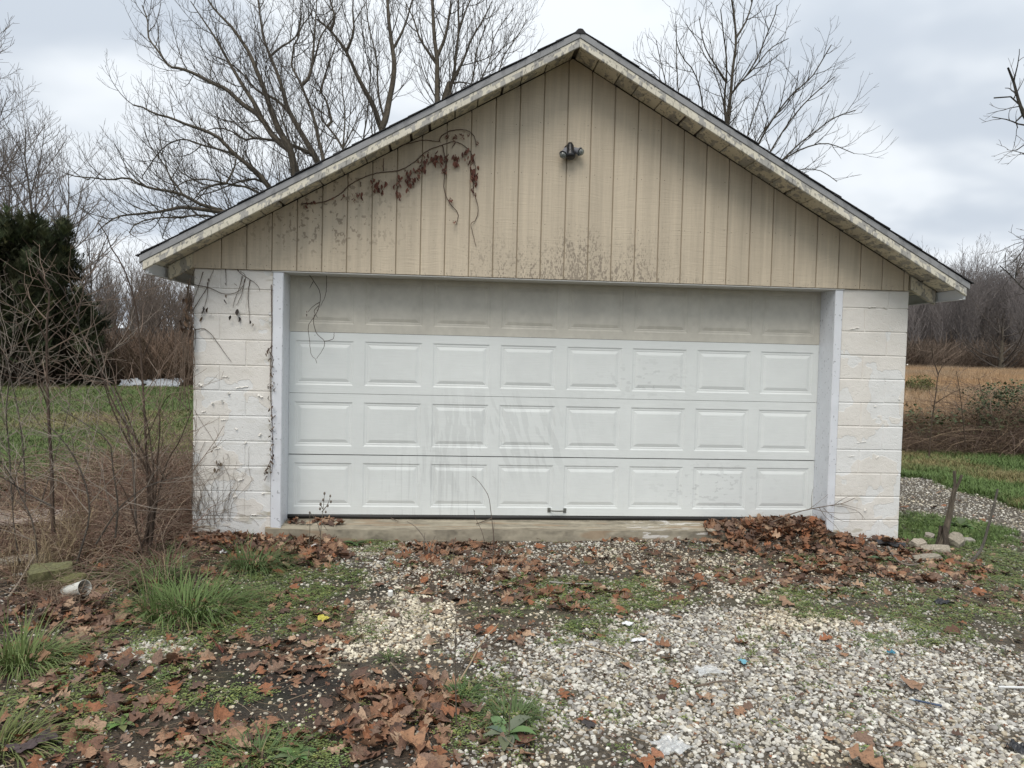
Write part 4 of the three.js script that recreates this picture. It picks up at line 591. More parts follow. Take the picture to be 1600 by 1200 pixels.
const veinTex = colorTex(256, 256, (u, v, o) => { const x = Math.abs(u - 0.5), mid = Math.exp(-((x / 0.012) ** 2)), side = Math.pow(0.5 + 0.5 * Math.cos((v - x * 1.1) * 44), 14), n = fbm(u * 9, v * 9, 4), sp = sstep(0.6, 0.68, fbm(u * 22 + 6, v * 22, 3)); const k = (0.72 + 0.5 * n) * (1 + 0.25 * mid + 0.12 * side) * (1 - 0.4 * sp); o[0] = o[1] = o[2] = clamp(k * 0.8); });
const leafKinds = [0, 1, 2, 3, 4, 5, 6, 7, 8, 9, 10, 11].map(leafGeo), leafMats = [[0.27, 0.135, 0.073], [0.35, 0.20, 0.118], [0.18, 0.092, 0.056], [0.42, 0.28, 0.18], [0.125, 0.072, 0.05], [0.30, 0.122, 0.055], [0.235, 0.148, 0.102]].map(c => std(c, 0.75, { map: veinTex, side: THREE.DoubleSide }));
const leafCol = std([1, 1, 1], 0.78, { map: veinTex, side: THREE.DoubleSide });
{
  const S = [];
  scan(0.04, -6.4, 5, -2.4, 3.95, 510, (x, z, r) => { const g = leafM(x, z), cl = sstep(0.36, 0.62, fbm(x * 4.2 + 7, z * 4.2, 4) + (g - 0.6) * 0.35); const k = g * (0.2 + 0.8 * cl) * 1.0 + 0.014; if (r() < k) { const pile = g > 0.75 ? r() * 0.035 * g : 0.004; S.push([x, groundH(x, z) + 0.012 + pile, z, r() * 6.28, 0.043 + 0.056 * r(), 1, r(), (r() - 0.5) * (0.7 + g * 1.0), (r() - 0.5) * (0.7 + g * 1.0)]); } });
  // the bank blown into the right corner of the doorway, over the end of the sill
  const r = rng(512); for (let k = 0; k < 330; k++) { const x = 1.25 + 1.0 * Math.pow(r(), 0.7), z = -0.2 + r() * 0.32, h = 0.115 + 0.05 * sstep(1.35, 1.9, x) * (1 - sstep(0.0, 0.14, z)) * r(); S.push([x, z < 0.02 ? h : Math.max(groundH(x, z) + 0.05, 0.105 - (z - 0.02) * 0.7), z, r() * 6.28, 0.07 + 0.055 * r(), 1, r(), (r() - 0.5) * 1.6, (r() - 0.5) * 1.6]); }
  for (let k = 0; k < 30; k++) { const x = -2.25 + r() * 0.45, z = -0.2 + r() * 0.18; S.push([x, 0.122, z, r() * 6.28, 0.06 + 0.03 * r(), 1, r(), (r() - 0.5), (r() - 0.5)]); }
  // the nearest large ones lie as things of their own, the rest as one litter
  S.sort((a, b) => b[2] - a[2]); const single = [], rest = []; for (const s of S) (single.length < 260 && s[4] > 0.062 && seen(s[0], 0, s[2], -0.02) ? single : rest).push(s);
  const tint = (s, c) => { const p = leafMats[Math.floor(s[6] * 6.99)].color, k = 0.72 + 0.5 * ((s[6] * 71) % 1); c.setRGB(p.r * k, p.g * k, p.b * k); };
  scatter('leaf_litter', leafKinds, rest, 'brown lobed leaves drifted over the yard and against the sill', 'leaf litter', leafCol, tint);
  const protos = leafKinds.map((g, i) => { const m = new THREE.Mesh(g, leafMats[i % 7]); m.castShadow = m.receiveShadow = true; return m; });
  const marks = [[116, 945, 'beside the white cup'], [300, 985, 'in front of the big grass tuft'], [60, 1055, 'by the grass tuft at the left edge'], [590, 1120, 'on the front leaf heap'], [520, 1175, 'at the bottom of the front leaf heap'], [40, 1180, 'in the bottom left corner'], [230, 1180, 'at the bottom edge left of middle'], [507, 970, 'near the yellow leaf'], [225, 1010, 'by the small patch of stones'], [610, 940, 'near the white bottle cap'], [1045, 1165, 'near the clear plastic scrap'], [1160, 1040, 'near the pale blue scrap'], [1450, 1095, 'near the dark blue pen'], [715, 1120, 'by the tall dead stalk'], [400, 1080, 'on the black soil at left'], [1355, 1180, 'near the bottom right gravel edge'], [1474, 945, 'on the moss by the black plastic'], [900, 1060, 'on the stones in the middle'], [740, 930, 'in the drift before the sill'], [990, 980, 'near the white plastic strip'], [420, 1000, 'in the drift left of the pale stones'], [150, 1110, 'among the lower left weeds'], [1200, 940, 'along the top of the gravel']].map(q => { const p = onY(q[0], q[1]); return [p.x, p.z, q[2]]; });
  single.forEach((s, i) => { const m = protos[i % 12].clone(); m.material = leafMats[Math.floor(s[6] * 6.99)]; m.name = numbered('fallen_leaf'); m.position.set(s[0], s[1], s[2]); const ci = Math.floor(s[6] * 6.99), gi = i % 12, near = marks.reduce((b, q) => { const e = (q[0] - s[0]) ** 2 + (q[1] - s[2]) ** 2; return e < b[0] ? [e, q[2]] : b; }, [1e9, ''])[1]; m.rotation.set(s[7], s[3], s[8], 'YXZ'); m.scale.setScalar(s[4]); tag(m, (s[4] > 0.1 ? 'large ' : '') + ['brown', 'tan', 'dark brown', 'pale tan', 'blackish brown', 'rust orange', 'grey brown'][ci] + ' ' + (gi % 4 < 2 ? 'lobed' : gi % 4 === 3 ? 'oval' : 'broad pointed') + ' leaf ' + near, 'fallen leaf', 'loose fallen leaves'); scene.add(m); });
  const one = (px, py, size, kind, col, label, turn, tilt = 0.2) => { const p = onY(px, py, 0.02), m = mesh('fallen_leaf', leafKinds[kind], std(col, 0.7, { map: veinTex, side: THREE.DoubleSide }), scene); m.position.set(p.x, groundH(p.x, p.z) + 0.028, p.z); m.rotation.set(tilt, turn, 0.1, 'YXZ'); m.scale.setScalar(size); tag(m, label, 'fallen leaf'); };
  one(1355, 1186, 0.155, 1, [0.33, 0.18, 0.10], 'broad tan leaf alone on the gravel at the bottom edge', 0.9, 0.3); one(650, 1162, 0.15, 4, [0.36, 0.19, 0.10], 'large light orange lobed leaf on the front leaf heap', 1.2, 0.35);
  one(507, 965, 0.075, 6, [0.62, 0.55, 0.09], 'small bright yellow leaf on the green weeds left of the gravel', 1.4, 0.1); one(1028, 1182, 0.075, 3, [0.38, 0.17, 0.09], 'small orange leaf beside the clear plastic scrap', 0.4, 0.1);
  one(1428, 1068, 0.11, 2, [0.34, 0.20, 0.12], 'pale brown leaf lying flat in the middle of the right gravel', 1.5, 0.1); one(342, 1016, 0.13, 0, [0.26, 0.075, 0.045], 'dark red leaf standing up beside the small gravel patch', 2.2, 0.9); one(1230, 945, 0.12, 5, [0.34, 0.21, 0.13], 'tan leaf on moss at the upper right of the gravel', 0.6, 0.3);
  const bits = []; scan(0.034, -5, 4.8, 0.05, 3.9, 515, (x, z, r) => { if (r() < 0.33 + 0.4 * leafM(x, z)) bits.push([x, groundH(x, z) + 0.006, z, r() * 6.28, 0.012 + 0.026 * r() * r(), 1, r(), (r() - 0.5) * 1.2, (r() - 0.5) * 1.2]); });
  scatter('leaf_crumbs', [leafKinds[3], leafKinds[7], leafKinds[0]], bits, 'crumbled leaf bits trodden in among the stones', 'leaf crumbs', leafCol, tint);
  console.log('leaves', single.length, rest.length);
}
// ------------------------------------------------------------ grass tufts and weeds that stand out
function tuft(name, label, px, py, n, h, spread, col, lean = 0, cat = 'grass tuft') {
  const p = onY(px, py, 0.0), R = rng(Math.round(px * 7 + py)), t = thing(name, label, cat, [p.x, groundH(p.x, p.z) - 0.01, p.z]), parts = [[], []];
  for (let s = 0; s < 2; s++) { const m = new MB(); for (let k = 0; k < n * (s ? 0.25 : 1.35); k++) { const a = R() * 6.28, rr = Math.sqrt(R()) * spread * 0.45, e = 0.2 + R() * 1.0, b = a + (R() - 0.5) * 1.3; m.blade(V(Math.cos(a) * rr, 0, Math.sin(a) * rr * 0.8), V(Math.cos(b) * e + lean, s ? 0.5 : 1, Math.sin(b) * e).normalize(), h * (0.35 + 0.95 * R()), 0.004 + R() * 0.0045, 0.9 + R() * 1.9, 6); } mesh(s ? 'dead_blades' : 'blades', m.geo(), greenMat(s ? [0.20, 0.165, 0.085] : col), t); }
}
tuft('grass_tuft', 'largest bright green grass tuft in front of the left block pier', 300, 955, 480, 0.26, 0.68, [0.105, 0.16, 0.045], 0.15);
tuft('grass_tuft', 'green grass tuft at the left edge below the white cup', 48, 1035, 300, 0.24, 0.34, [0.125, 0.17, 0.05], 0.25);
tuft('grass_tuft', 'yellow green grass tuft in the bottom left corner', 8, 1165, 200, 0.18, 0.3, [0.13, 0.155, 0.045], 0.3);
tuft('grass_tuft', 'smaller grass tuft between the big tuft and the sill', 400, 890, 300, 0.24, 0.4, [0.08, 0.125, 0.038], 0.2);
tuft('grass_tuft', 'dark green grass tuft at the foot of the tall dead stalk', 722, 1088, 110, 0.10, 0.14, [0.06, 0.11, 0.03]);
tuft('grass_tuft', 'short grass tuft in the middle of the pale stones', 612, 1028, 60, 0.07, 0.12, [0.085, 0.125, 0.04]);
tuft('grass_tuft', 'grass tuft beside the broad-leaved weed at the bottom', 800, 1120, 150, 0.13, 0.2, [0.085, 0.13, 0.045]);
tuft('grass_tuft', 'grass tuft by the base of the bramble clump at the left', 250, 915, 180, 0.26, 0.3, [0.085, 0.125, 0.04], -0.1);
tuft('grass_tuft', 'grass tuft in the bottom edge weeds left of middle', 400, 1180, 160, 0.11, 0.34, [0.07, 0.115, 0.035]);
function rosette(label, px, py, n, size, col) { const p = onY(px, py), R = rng(px + py), t = thing('broadleaf_weed', label, 'weed', [p.x, groundH(p.x, p.z), p.z]); for (let k = 0; k < n; k++) { const a = k * 2.4 + R() * 0.5, m = new MB(), up = 0.25 + R() * 0.6, L = size * (0.6 + R() * 0.6); let prev = null; for (let s = 0; s <= 6; s++) { const u = s / 6, w = L * 0.2 * Math.sin(Math.PI * Math.min(0.97, 0.12 + u * 0.88)) * (u < 0.2 ? 0.5 : 1), row = [-1, 0, 1].map(c => m.v(L * u, L * up * (u - u * u * 0.75) + Math.abs(c) * w * 0.3 + 0.006, c * w)); if (prev) for (let c = 0; c < 2; c++) m.quad(prev[c], prev[c + 1], row[c + 1], row[c]); prev = row; } const l = mesh('leaf', m.geo(), greenMat(col.map(c => c * (0.8 + 0.5 * R()))), t); l.rotation.y = a; } }
rosette('broad-leaved green weed with pale leaves near the bottom centre', 790, 1150, 11, 0.13, [0.10, 0.15, 0.075]);
rosette('broad-leaved weed at the bottom edge left of the leaf heap', 462, 1180, 12, 0.075, [0.095, 0.145, 0.045]);
rosette('dark green weed tucked beside the sill left of centre', 555, 850, 10, 0.09, [0.055, 0.10, 0.03]);
rosette('bluish green weed right of the garage by the broken blocks', 1500, 825, 12, 0.17, [0.07, 0.12, 0.035]);
rosette('leafy weed beside the leaf pile below the right pier', 1380, 878, 10, 0.10, [0.07, 0.115, 0.04]);
rosette('small leafy weed on the gravel at the lower left', 190, 1130, 12, 0.065, [0.10, 0.14, 0.045]);

// ------------------------------------------------------------ brush, saplings and vines
const drop = p => { p.y = groundH(p.x, p.z) - 0.03; return p; };
// a leggy stem followed in the photograph, standing at a depth, with side shoots
function sapling(name, label, cat, seed, D, stems, o, mat, shootMat, group) {
  const T = newT(seed, 0), R = T.r; let base = null;
  for (const [w0, w1, path, swing = 0.3] of stems) { const pts = path.map((q, i) => at(q[0], q[1], D + (R() - 0.5) * 0.08 - swing * i / path.length)); if (!base) { base = drop(pts[0].clone()); pts[0].y = Math.min(pts[0].y, base.y); } branches(T, curve(pts, 0.1), w0 * 0.37 * D / FOCAL, w1 * 0.4 * D / FOCAL, 0, o); }
  return plantTree(name, label, base, T, mat, shootMat, group, cat);
}
const so = { max: 2, dens: [6, 7], start: [0.25, 0.1], ang: [0.85, 0.8], len: [0.75, 0.28], up: [0.3, 0.2], rad: [0.0042, 0.0024], minr: 0.0016, taper: 0.7, wob: 0.35 };
const stemBrown = bark([0.18, 0.125, 0.092]), stemGrey = bark([0.23, 0.195, 0.16]), shootBrown = std([0.20, 0.145, 0.11], 0.95), shootGrey = std([0.26, 0.22, 0.18], 0.95);
sapling('sapling', 'straight brown sapling standing alone nearest the left edge', 'sapling', 601, 5.6, [[10, 3, [[86, 858], [82, 800], [81, 740], [76, 650], [73, 560], [74, 500], [77, 455], [70, 440], [57, 420]]], [3, 1, [[73, 535], [62, 510], [50, 492], [30, 468], [14, 440]]], [3, 1, [[75, 498], [100, 485], [137, 467], [150, 460]]], [3, 1, [[73, 535], [92, 515], [110, 500], [130, 460], [128, 430]], -0.3], [3, 1, [[75, 592], [110, 590], [140, 560], [156, 542]], -0.2], [3, 1, [[76, 640], [60, 600], [30, 575], [0, 550]]]], so, stemBrown, shootBrown);
sapling('sapling', 'tall thin sapling bending left in front of the roof corner', 'sapling', 602, 5.3, [[8, 2, [[232, 880], [233, 800], [229, 720], [226, 650], [221, 570], [213, 485], [204, 448], [190, 412], [174, 388], [164, 362], [154, 348]]], [3, 1, [[223, 560], [240, 520], [255, 498], [270, 494], [282, 500]]], [3, 1, [[226, 690], [250, 640], [270, 615], [292, 640]]]], { ...so, dens: [4, 6], len: [0.5, 0.22] }, stemBrown, shootBrown);
sapling('sapling', 'pale arching sapling leaning across the dark evergreen', 'sapling', 603, 5.7, [[6, 2, [[214, 790], [205, 700], [190, 640], [160, 580], [135, 540], [124, 515], [122, 490], [128, 470]]], [3, 1, [[122, 500], [112, 480], [100, 455], [88, 440], [60, 425]]], [3, 1, [[150, 565], [180, 545], [210, 530]]]], so, stemGrey, shootGrey);
sapling('bramble_bush', 'many-stemmed brown bush rising beside the left pier', 'bush', 604, 5.25, [[7, 2, [[232, 845], [236, 740], [208, 680], [182, 640], [165, 600], [150, 560]]], [6, 2, [[233, 842], [238, 745], [215, 690], [195, 640], [176, 598]]], [6, 2, [[230, 850], [240, 750], [236, 700], [230, 660], [222, 640]]], [5, 2, [[234, 848], [244, 760], [246, 720], [250, 665], [248, 640]]], [5, 2, [[228, 846], [232, 742], [200, 690], [172, 630], [160, 590], [142, 548]]], [5, 1.5, [[236, 850], [248, 770], [262, 720], [280, 690], [300, 640]]], [6, 2, [[206, 925], [214, 885], [226, 840], [236, 790], [240, 740]], -0.2], [6, 2, [[200, 920], [210, 880], [228, 836], [244, 780], [262, 740]], 0.1], [5, 1.5, [[210, 915], [222, 870], [215, 830], [196, 770], [180, 745]]]], { ...so, dens: [6.5, 8] }, stemBrown, shootBrown);
sapling('bramble_bush', 'twiggy dead bush in the bottom of the left corner brush', 'bush', 605, 5.0, [[4, 1.5, [[60, 890], [52, 820], [30, 770], [8, 730], [-20, 700]]], [5, 2, [[120, 880], [140, 800], [128, 740], [100, 690], [70, 660]]], [4, 1.5, [[180, 840], [184, 790], [176, 730], [170, 690], [130, 660], [96, 640]]], [4, 1.5, [[150, 850], [190, 790], [230, 760], [280, 745]]], [3, 1, [[30, 880], [20, 800], [26, 740], [40, 700]]], [5, 1.5, [[80, 790], [40, 770], [15, 752], [-20, 735]]]], { ...so, dens: [8, 9] }, stemGrey, shootGrey);
sapling('bramble_bush', 'grey bush of fine branching twigs at the far left edge', 'bush', 606, 6.6, [[4, 1.5, [[40, 800], [36, 700], [24, 620], [8, 560], [0, 520]]], [4, 1.5, [[20, 800], [14, 700], [10, 640], [24, 560], [50, 520]]], [3, 1, [[60, 800], [90, 700], [110, 620], [104, 570]]], [3, 1, [[0, 780], [-10, 680], [4, 600], [24, 500], [20, 460]]]], { ...so, dens: [7, 9], len: [0.9, 0.4] }, stemGrey, shootGrey);
sapling('sapling', 'thin leafless sapling in the field right of the garage', 'sapling', 607, 12, [[4, 1.5, [[1452, 700], [1456, 660], [1463, 610], [1466, 585], [1476, 566]]], [3, 1, [[1466, 585], [1458, 560], [1456, 540]]], [2.5, 1, [[1462, 630], [1480, 618], [1500, 608]]], [3, 1, [[1509, 700], [1504, 650], [1498, 600], [1494, 580]]], [2.5, 1, [[1560, 700], [1552, 655], [1536, 618], [1528, 590]]]], { ...so, dens: [4, 5], len: [0.6, 0.25], minr: 0.003, rad: [0.006, 0.0035] }, stemBrown, shootBrown);
{ // sawn sapling stubs right of the garage
  const T = new MB(), D = 6.2, P = (x, y, d = 0) => at(x, y, D + d); T.tube(curve([P(1466, 862), P(1474, 842), P(1482, 810), P(1488, 780), P(1492, 764)], 0.05), t => 0.038 - 0.019 * Math.pow(t, 0.5), 9); T.tube(curve([P(1490, 772), P(1492, 755), P(1491, 736)], 0.03), () => 0.012, 8, true); T.tube(curve([P(1490, 772), P(1497, 757), P(1503, 742)], 0.03), () => 0.011, 8, true);
  const b = drop(P(1473, 846)), t = thing('cut_sapling', 'thick forked sapling stub cut short beside the broken blocks', 'sapling', [b.x, b.y, b.z]), g = T.geo(); g.translate(-b.x, -b.y, -b.z); mesh('stem', g, bark([0.17, 0.14, 0.105]), t);
  const roots = new MB(), R = rng(9); for (let k = 0; k < 14; k++) { const a = R() * 6.28; roots.tube(curve([V(0.02 * Math.cos(a), 0.12 + R() * 0.1, 0.02 * Math.sin(a)), V(0.045 * Math.cos(a), 0.06, 0.045 * Math.sin(a)), V(0.08 * Math.cos(a), -0.01, 0.08 * Math.sin(a))], 0.04), t => 0.014 - 0.008 * t, 5); } mesh('root_flare', roots.geo(), bark([0.15, 0.12, 0.095]), t);
  const T2 = new MB(), Q = (x, y) => at(x, y, 5.75); T2.tube(curve([Q(1503, 894), Q(1516, 880), Q(1533, 858), Q(1545, 820), Q(1553, 790), Q(1559, 764)], 0.06), t => 0.013 - 0.005 * t, 7, true); const b2 = drop(Q(1510, 890)), t2 = thing('cut_sapling', 'thin grey sapling stub leaning right nearest the right edge', 'sapling', [b2.x, b2.y, b2.z]), g2 = T2.geo(); g2.translate(-b2.x, -b2.y, -b2.z); mesh('stem', g2, bark([0.22, 0.20, 0.17]), t2);
}
{ // tangles of fine dead stems: brambles, straw and twigs, left; a thorny bank, right
  const arc = (i, tall) => { const m = new MB(), R = rng(640 + i); for (let k = 0; k < 9; k++) { const a = R() * 6.28, e = 0.4 + R() * 1.3, d = V(Math.cos(a) * e, 1, Math.sin(a) * e).normalize(), q = [V((R() - 0.5) * 0.25, -0.03, (R() - 0.5) * 0.25)], L = tall * (0.5 + R() * 0.9); for (let s = 0; s < 6; s++) { q.push(q[s].clone().addScaledVector(d, L / 6)); d.y -= 0.1 + 0.28 * R(); d.x += (R() - 0.5) * 0.5; d.z += (R() - 0.5) * 0.5; d.normalize(); if (q[s + 1].y < 0.01) d.y = Math.abs(d.y) * 0.4; } m.tube(q, t => 0.0044 - 0.0026 * t, 3); if (k % 2) { const f = q[3], g = V(R() - 0.5, R() * 0.7, R() - 0.5).normalize(); m.tube([f, f.clone().addScaledVector(g, L * 0.18), f.clone().addScaledVector(g, L * 0.3).add(V(0, 0.02, 0))], t => 0.002 - 0.001 * t, 3); } } return m.geo(); };
  const tw = [0, 1, 2, 3].map(i => arc(i, 0.62)), S = [], r = rng(650);
  const bank = (px, py, rx, ry, n, s) => { for (let k = 0; k < n; k++) { const a = r() * 6.28, q = Math.sqrt(r()), p = onY(px + Math.cos(a) * q * rx, py + Math.sin(a) * q * ry); if (p.x > -3.05 && p.z < 0.1) continue; S.push([p.x, groundH(p.x, p.z), p.z, r() * 6.28, s * (0.6 + 0.7 * r()), 0.8, r()]); } };
  bank(190, 800, 110, 60, 190, 0.95); bank(200, 740, 80, 30, 50, 1.25); bank(262, 800, 46, 40, 110, 0.85); bank(285, 770, 16, 40, 60, 1.2); bank(240, 740, 40, 30, 50, 1.0); bank(60, 870, 110, 50, 70, 0.7); bank(230, 880, 50, 40, 40, 0.7); bank(20, 780, 70, 60, 60, 1.0); bank(370, 838, 60, 8, 18, 0.5); bank(100, 930, 120, 30, 14, 0.55); bank(80, 938, 60, 6, 16, 0.45);
  scatter('bramble_tangle', tw, S, 'tangle of dead brown bramble stems left of the garage', 'brambles', std([1, 1, 1], 0.95), (s, c) => { const k = 0.65 + 0.7 * s[6], p = (s[6] * 17) % 1 > 0.6; c.setRGB((p ? 0.28 : 0.155) * k, (p ? 0.21 : 0.094) * k, (p ? 0.15 : 0.068) * k); });
  const straw = [0, 1].map(i => { const m = new MB(), R = rng(660 + i); for (let k = 0; k < 26; k++) { const a = R() * 6.28, e = R() * 0.9; m.blade(V((R() - 0.5) * 0.16, -0.01, (R() - 0.5) * 0.16), V(Math.cos(a) * e, 1, Math.sin(a) * e).normalize(), 0.14 + R() * 0.24, 0.0045, 0.9 + R(), 4); } return m.geo(); }), W = [];
  for (let k = 0; k < 44; k++) { const c = [[105, 805, 40, 30], [60, 850, 70, 30], [110, 850, 60, 24], [40, 895, 60, 20]][k % 4], p = onY(c[0] + (r() - 0.5) * 2 * c[2], c[1] + (r() - 0.5) * 2 * c[3]); W.push([p.x, groundH(p.x, p.z), p.z, r() * 6.28, 0.7 + 0.7 * r(), 0.9, r()]); }
  scatter('dead_grass', straw, W, 'straw coloured dead grass among the brambles at the left', 'dead grass', greenMat([1, 1, 1]), (s, c) => { const k = 0.7 + 0.6 * s[6]; c.setRGB(0.27 * k, 0.205 * k, 0.12 * k); });
  const B = [], tb = [4, 5, 6].map(i => arc(i, 1.5)); for (let k = 0; k < 780; k++) { const px = 1330 + r() * 360, p = at(px, 600, 12.6 + r() * 1.6); B.push([p.x, groundH(p.x, p.z), p.z, r() * 6.28, (0.5 + 0.5 * r()) * (0.75 + 0.55 * sstep(1500, 1600, px) ), 0.85, r()]); }
  scatter('bramble_bank', tb, B, 'dark thorny bramble bank along the back of the green strip', 'brambles', std([1, 1, 1], 0.95), (s, c) => { const k = 0.6 + 0.8 * s[6], p = (s[6] * 17) % 1 > 0.75; c.setRGB((p ? 0.32 : 0.145) * k, (p ? 0.235 : 0.098) * k, (p ? 0.155 : 0.074) * k); });
  const lf = (() => { const m = new MB(), R = rng(670); for (let k = 0; k < 22; k++) { const x = (R() - 0.5) * 0.5, y = R() * 0.4, z = (R() - 0.5) * 0.5, a = R() * 6.28, l = 0.05 + R() * 0.05, c = Math.cos(a) * l, s = Math.sin(a) * l, t = (R() - 0.5) * l; const A = m.v(x, y, z), Bq = m.v(x + c * 0.5 - s * 0.35, y + t, z + s * 0.5 + c * 0.35), C = m.v(x + c, y + t * 0.5, z + s), Dq = m.v(x + c * 0.5 + s * 0.35, y - t, z + s * 0.5 - c * 0.35); m.quad(A, Bq, C, Dq); } return m.geo(); })(), GL = [];
  for (let k = 0; k < 190; k++) { const c = r() < 0.7 ? [1575, 648, 60, 34] : [1455, 668, 40, 18], p = at(c[0] + (r() - 0.5) * 2 * c[2], c[1] + (r() - 0.5) * 2 * c[3], 12.8 + r()); GL.push([p.x, Math.max(p.y, groundH(p.x, p.z)), p.z, r() * 6.28, 0.3 + 0.42 * r(), 1, r()]); }
  scatter('honeysuckle', [lf], GL, 'dark green leaves climbing through the bramble bank', 'climbing plant', greenMat([1, 1, 1]), (s, c) => { const k = 0.6 + 0.8 * s[6]; c.setRGB(0.055 * k, 0.078 * k, 0.03 * k); });
  { const p = at(1436, 628, 24), t = thing('round_shrub', 'small rounded yellow green shrub in the orange field', 'shrub', [p.x, groundH(p.x, p.z), p.z]), Sx = [], im = new THREE.InstancedMesh(lf, greenMat([0.10, 0.105, 0.03]), 130), M = new THREE.Matrix4(), q = new THREE.Quaternion(), e = new THREE.Euler(); for (let k = 0; k < 130; k++) { const a = r() * 6.28, y = r(), rr = 0.55 * Math.sqrt(1 - y * y * 0.9) * (0.5 + 0.5 * r()); e.set(r() * 6, r() * 6, 0); q.setFromEuler(e); M.compose(V(Math.cos(a) * rr, 0.1 + y * 0.75, Math.sin(a) * rr), q, V(0.7, 0.7, 0.7)); im.setMatrixAt(k, M); } im.name = 'crown'; im.userData.kind = 'stuff'; im.castShadow = true; t.add(im); const st = new MB(); for (let k = 0; k < 8; k++) st.tube([V(0, 0, 0), V((r() - 0.5) * 0.5, 0.4, (r() - 0.5) * 0.5), V((r() - 0.5), 0.75, (r() - 0.5))], t => 0.014 - 0.008 * t, 4); mesh('stem', st.geo(), stemBrown, t); }
}
// a vine: stems on the wall, leaves hung along them
function vine(name, label, stems, leaves, z, w, mat, leafCols, seed, toWall = onZ) {
  const R = rng(seed), s0 = toWall(stems[0][0][0], stems[0][0][1], z), t = thing(name, label, 'vine', [s0.x, s0.y, s0.z]), m = new MB();
  for (const st of stems) m.tube(curve(st.map((q, i) => toWall(q[0] + (R() - 0.5) * 2.2, q[1] + (R() - 0.5) * 2.2, z + (i % 2 ? 0.012 : 0.002) * (0.4 + R())).sub(s0)), 0.012).map(q => q.add(V((R() - 0.5) * w * 0.9, (R() - 0.5) * w * 0.9, 0))), t2 => w * (1.1 - 0.55 * t2), 5);
  mesh('stem', m.geo(), mat, t);
  const mats = leafCols.map(c => std(c, 0.85, { side: THREE.DoubleSide }));
  for (const [px, py, n, sz] of leaves) for (let k = 0; k < n; k++) { const p = toWall(px + (R() - 0.5) * 11 * sz / 0.04, py + (R() - 0.5) * 19 * sz / 0.04, z + 0.004 + R() * 0.03).sub(s0), g = new MB(), L = sz * (0.6 + R() * 0.7), W = L * (0.2 + R() * 0.17), cu = (R() - 0.5) * 2.2, tw = R() * 3; let pr = null; for (let i = 0; i <= 4; i++) { const u = i / 4, ww = W * Math.sin(Math.PI * Math.min(0.96, 0.1 + 0.86 * u)), row = [-1, 0, 1].map(c => g.v(c * ww * Math.cos(cu * c + tw * u * 0.4), -L * u, c * ww * Math.sin(cu * c + tw * u * 0.4) + Math.abs(c) * ww * 0.5 + 0.01 * Math.sin(u * 3 + tw))); if (pr) for (let c = 0; c < 2; c++) g.quad(pr[c], row[c], row[c + 1], pr[c + 1]); pr = row; } const l = mesh('leaf', g.geo(), mats[Math.floor(R() * mats.length)], t); l.position.copy(p); l.rotation.set((R() - 0.5) * 0.5, R() * 6.28, (R() - 0.5) * 0.7); }
}
const vineMat = std([0.11, 0.075, 0.058], 0.95);
vine('dry_vine', 'dead vine with rust red leaves trailing across the left of the gable', [
  [[470, 318], [507, 314], [530, 305], [549, 288], [585, 271], [626, 265], [645, 254], [668, 237], [694, 225], [711, 222], [734, 235], [743, 261], [740, 295], [746, 327], [744, 344], [737, 350], [738, 365], [743, 384]], [[692, 226], [695, 254], [694, 295], [702, 316], [715, 333], [712, 352]], [[686, 220], [690, 212], [704, 205], [726, 203], [741, 212], [745, 229]], [[612, 232], [640, 224], [664, 219], [690, 222]], [[600, 268], [598, 258], [600, 248]], [[563, 284], [563, 292]], [[711, 222], [706, 232]]],
  [[562, 302, 6, 0.036], [553, 308, 4, 0.025], [583, 288, 10, 0.040], [594, 290, 11, 0.043], [622, 298, 10, 0.043], [623, 278, 8, 0.036], [641, 286, 15, 0.043], [638, 272, 10, 0.036], [653, 270, 10, 0.036], [660, 256, 11, 0.040], [668, 244, 10, 0.036], [680, 248, 11, 0.040], [686, 243, 10, 0.036], [694, 248, 10, 0.036], [695, 262, 6, 0.029], [712, 245, 11, 0.040], [728, 240, 10, 0.036], [735, 248, 10, 0.036], [742, 268, 17, 0.043], [741, 280, 13, 0.036], [740, 298, 6, 0.029], [700, 212, 6, 0.022], [710, 214, 8, 0.022], [722, 212, 8, 0.022], [730, 208, 4, 0.022], [746, 222, 4, 0.018], [703, 312, 6, 0.022], [711, 346, 4, 0.022], [520, 310, 4, 0.022], [535, 306, 4, 0.022], [490, 312, 8, 0.022], [478, 318, 8, 0.022]], 0.028, 0.0042, vineMat, [[0.19, 0.08, 0.055], [0.14, 0.06, 0.045], [0.235, 0.115, 0.078]], 701);
vine('dry_vine', 'bare vine hanging down over the top left of the door', [[[484, 430], [492, 440], [499, 456], [500, 477], [493, 490], [482, 510], [483, 530], [484, 545], [488, 557], [494, 562], [494, 567]], [[491, 492], [490, 504], [494, 520], [506, 533], [507, 541], [500, 552], [494, 561]], [[510, 430], [511, 445], [509, 460], [500, 478]], [[507, 534], [516, 533], [521, 528], [522, 520]], [[499, 472], [488, 480], [481, 488]], [[500, 476], [491, 486], [497, 496]], [[490, 440], [484, 450]]], [[482, 487, 2, 0.022], [493, 525, 1, 0.02], [497, 480, 2, 0.018]], -0.13, 0.0032, std([0.10, 0.085, 0.07], 0.95), [[0.12, 0.09, 0.07]], 702);
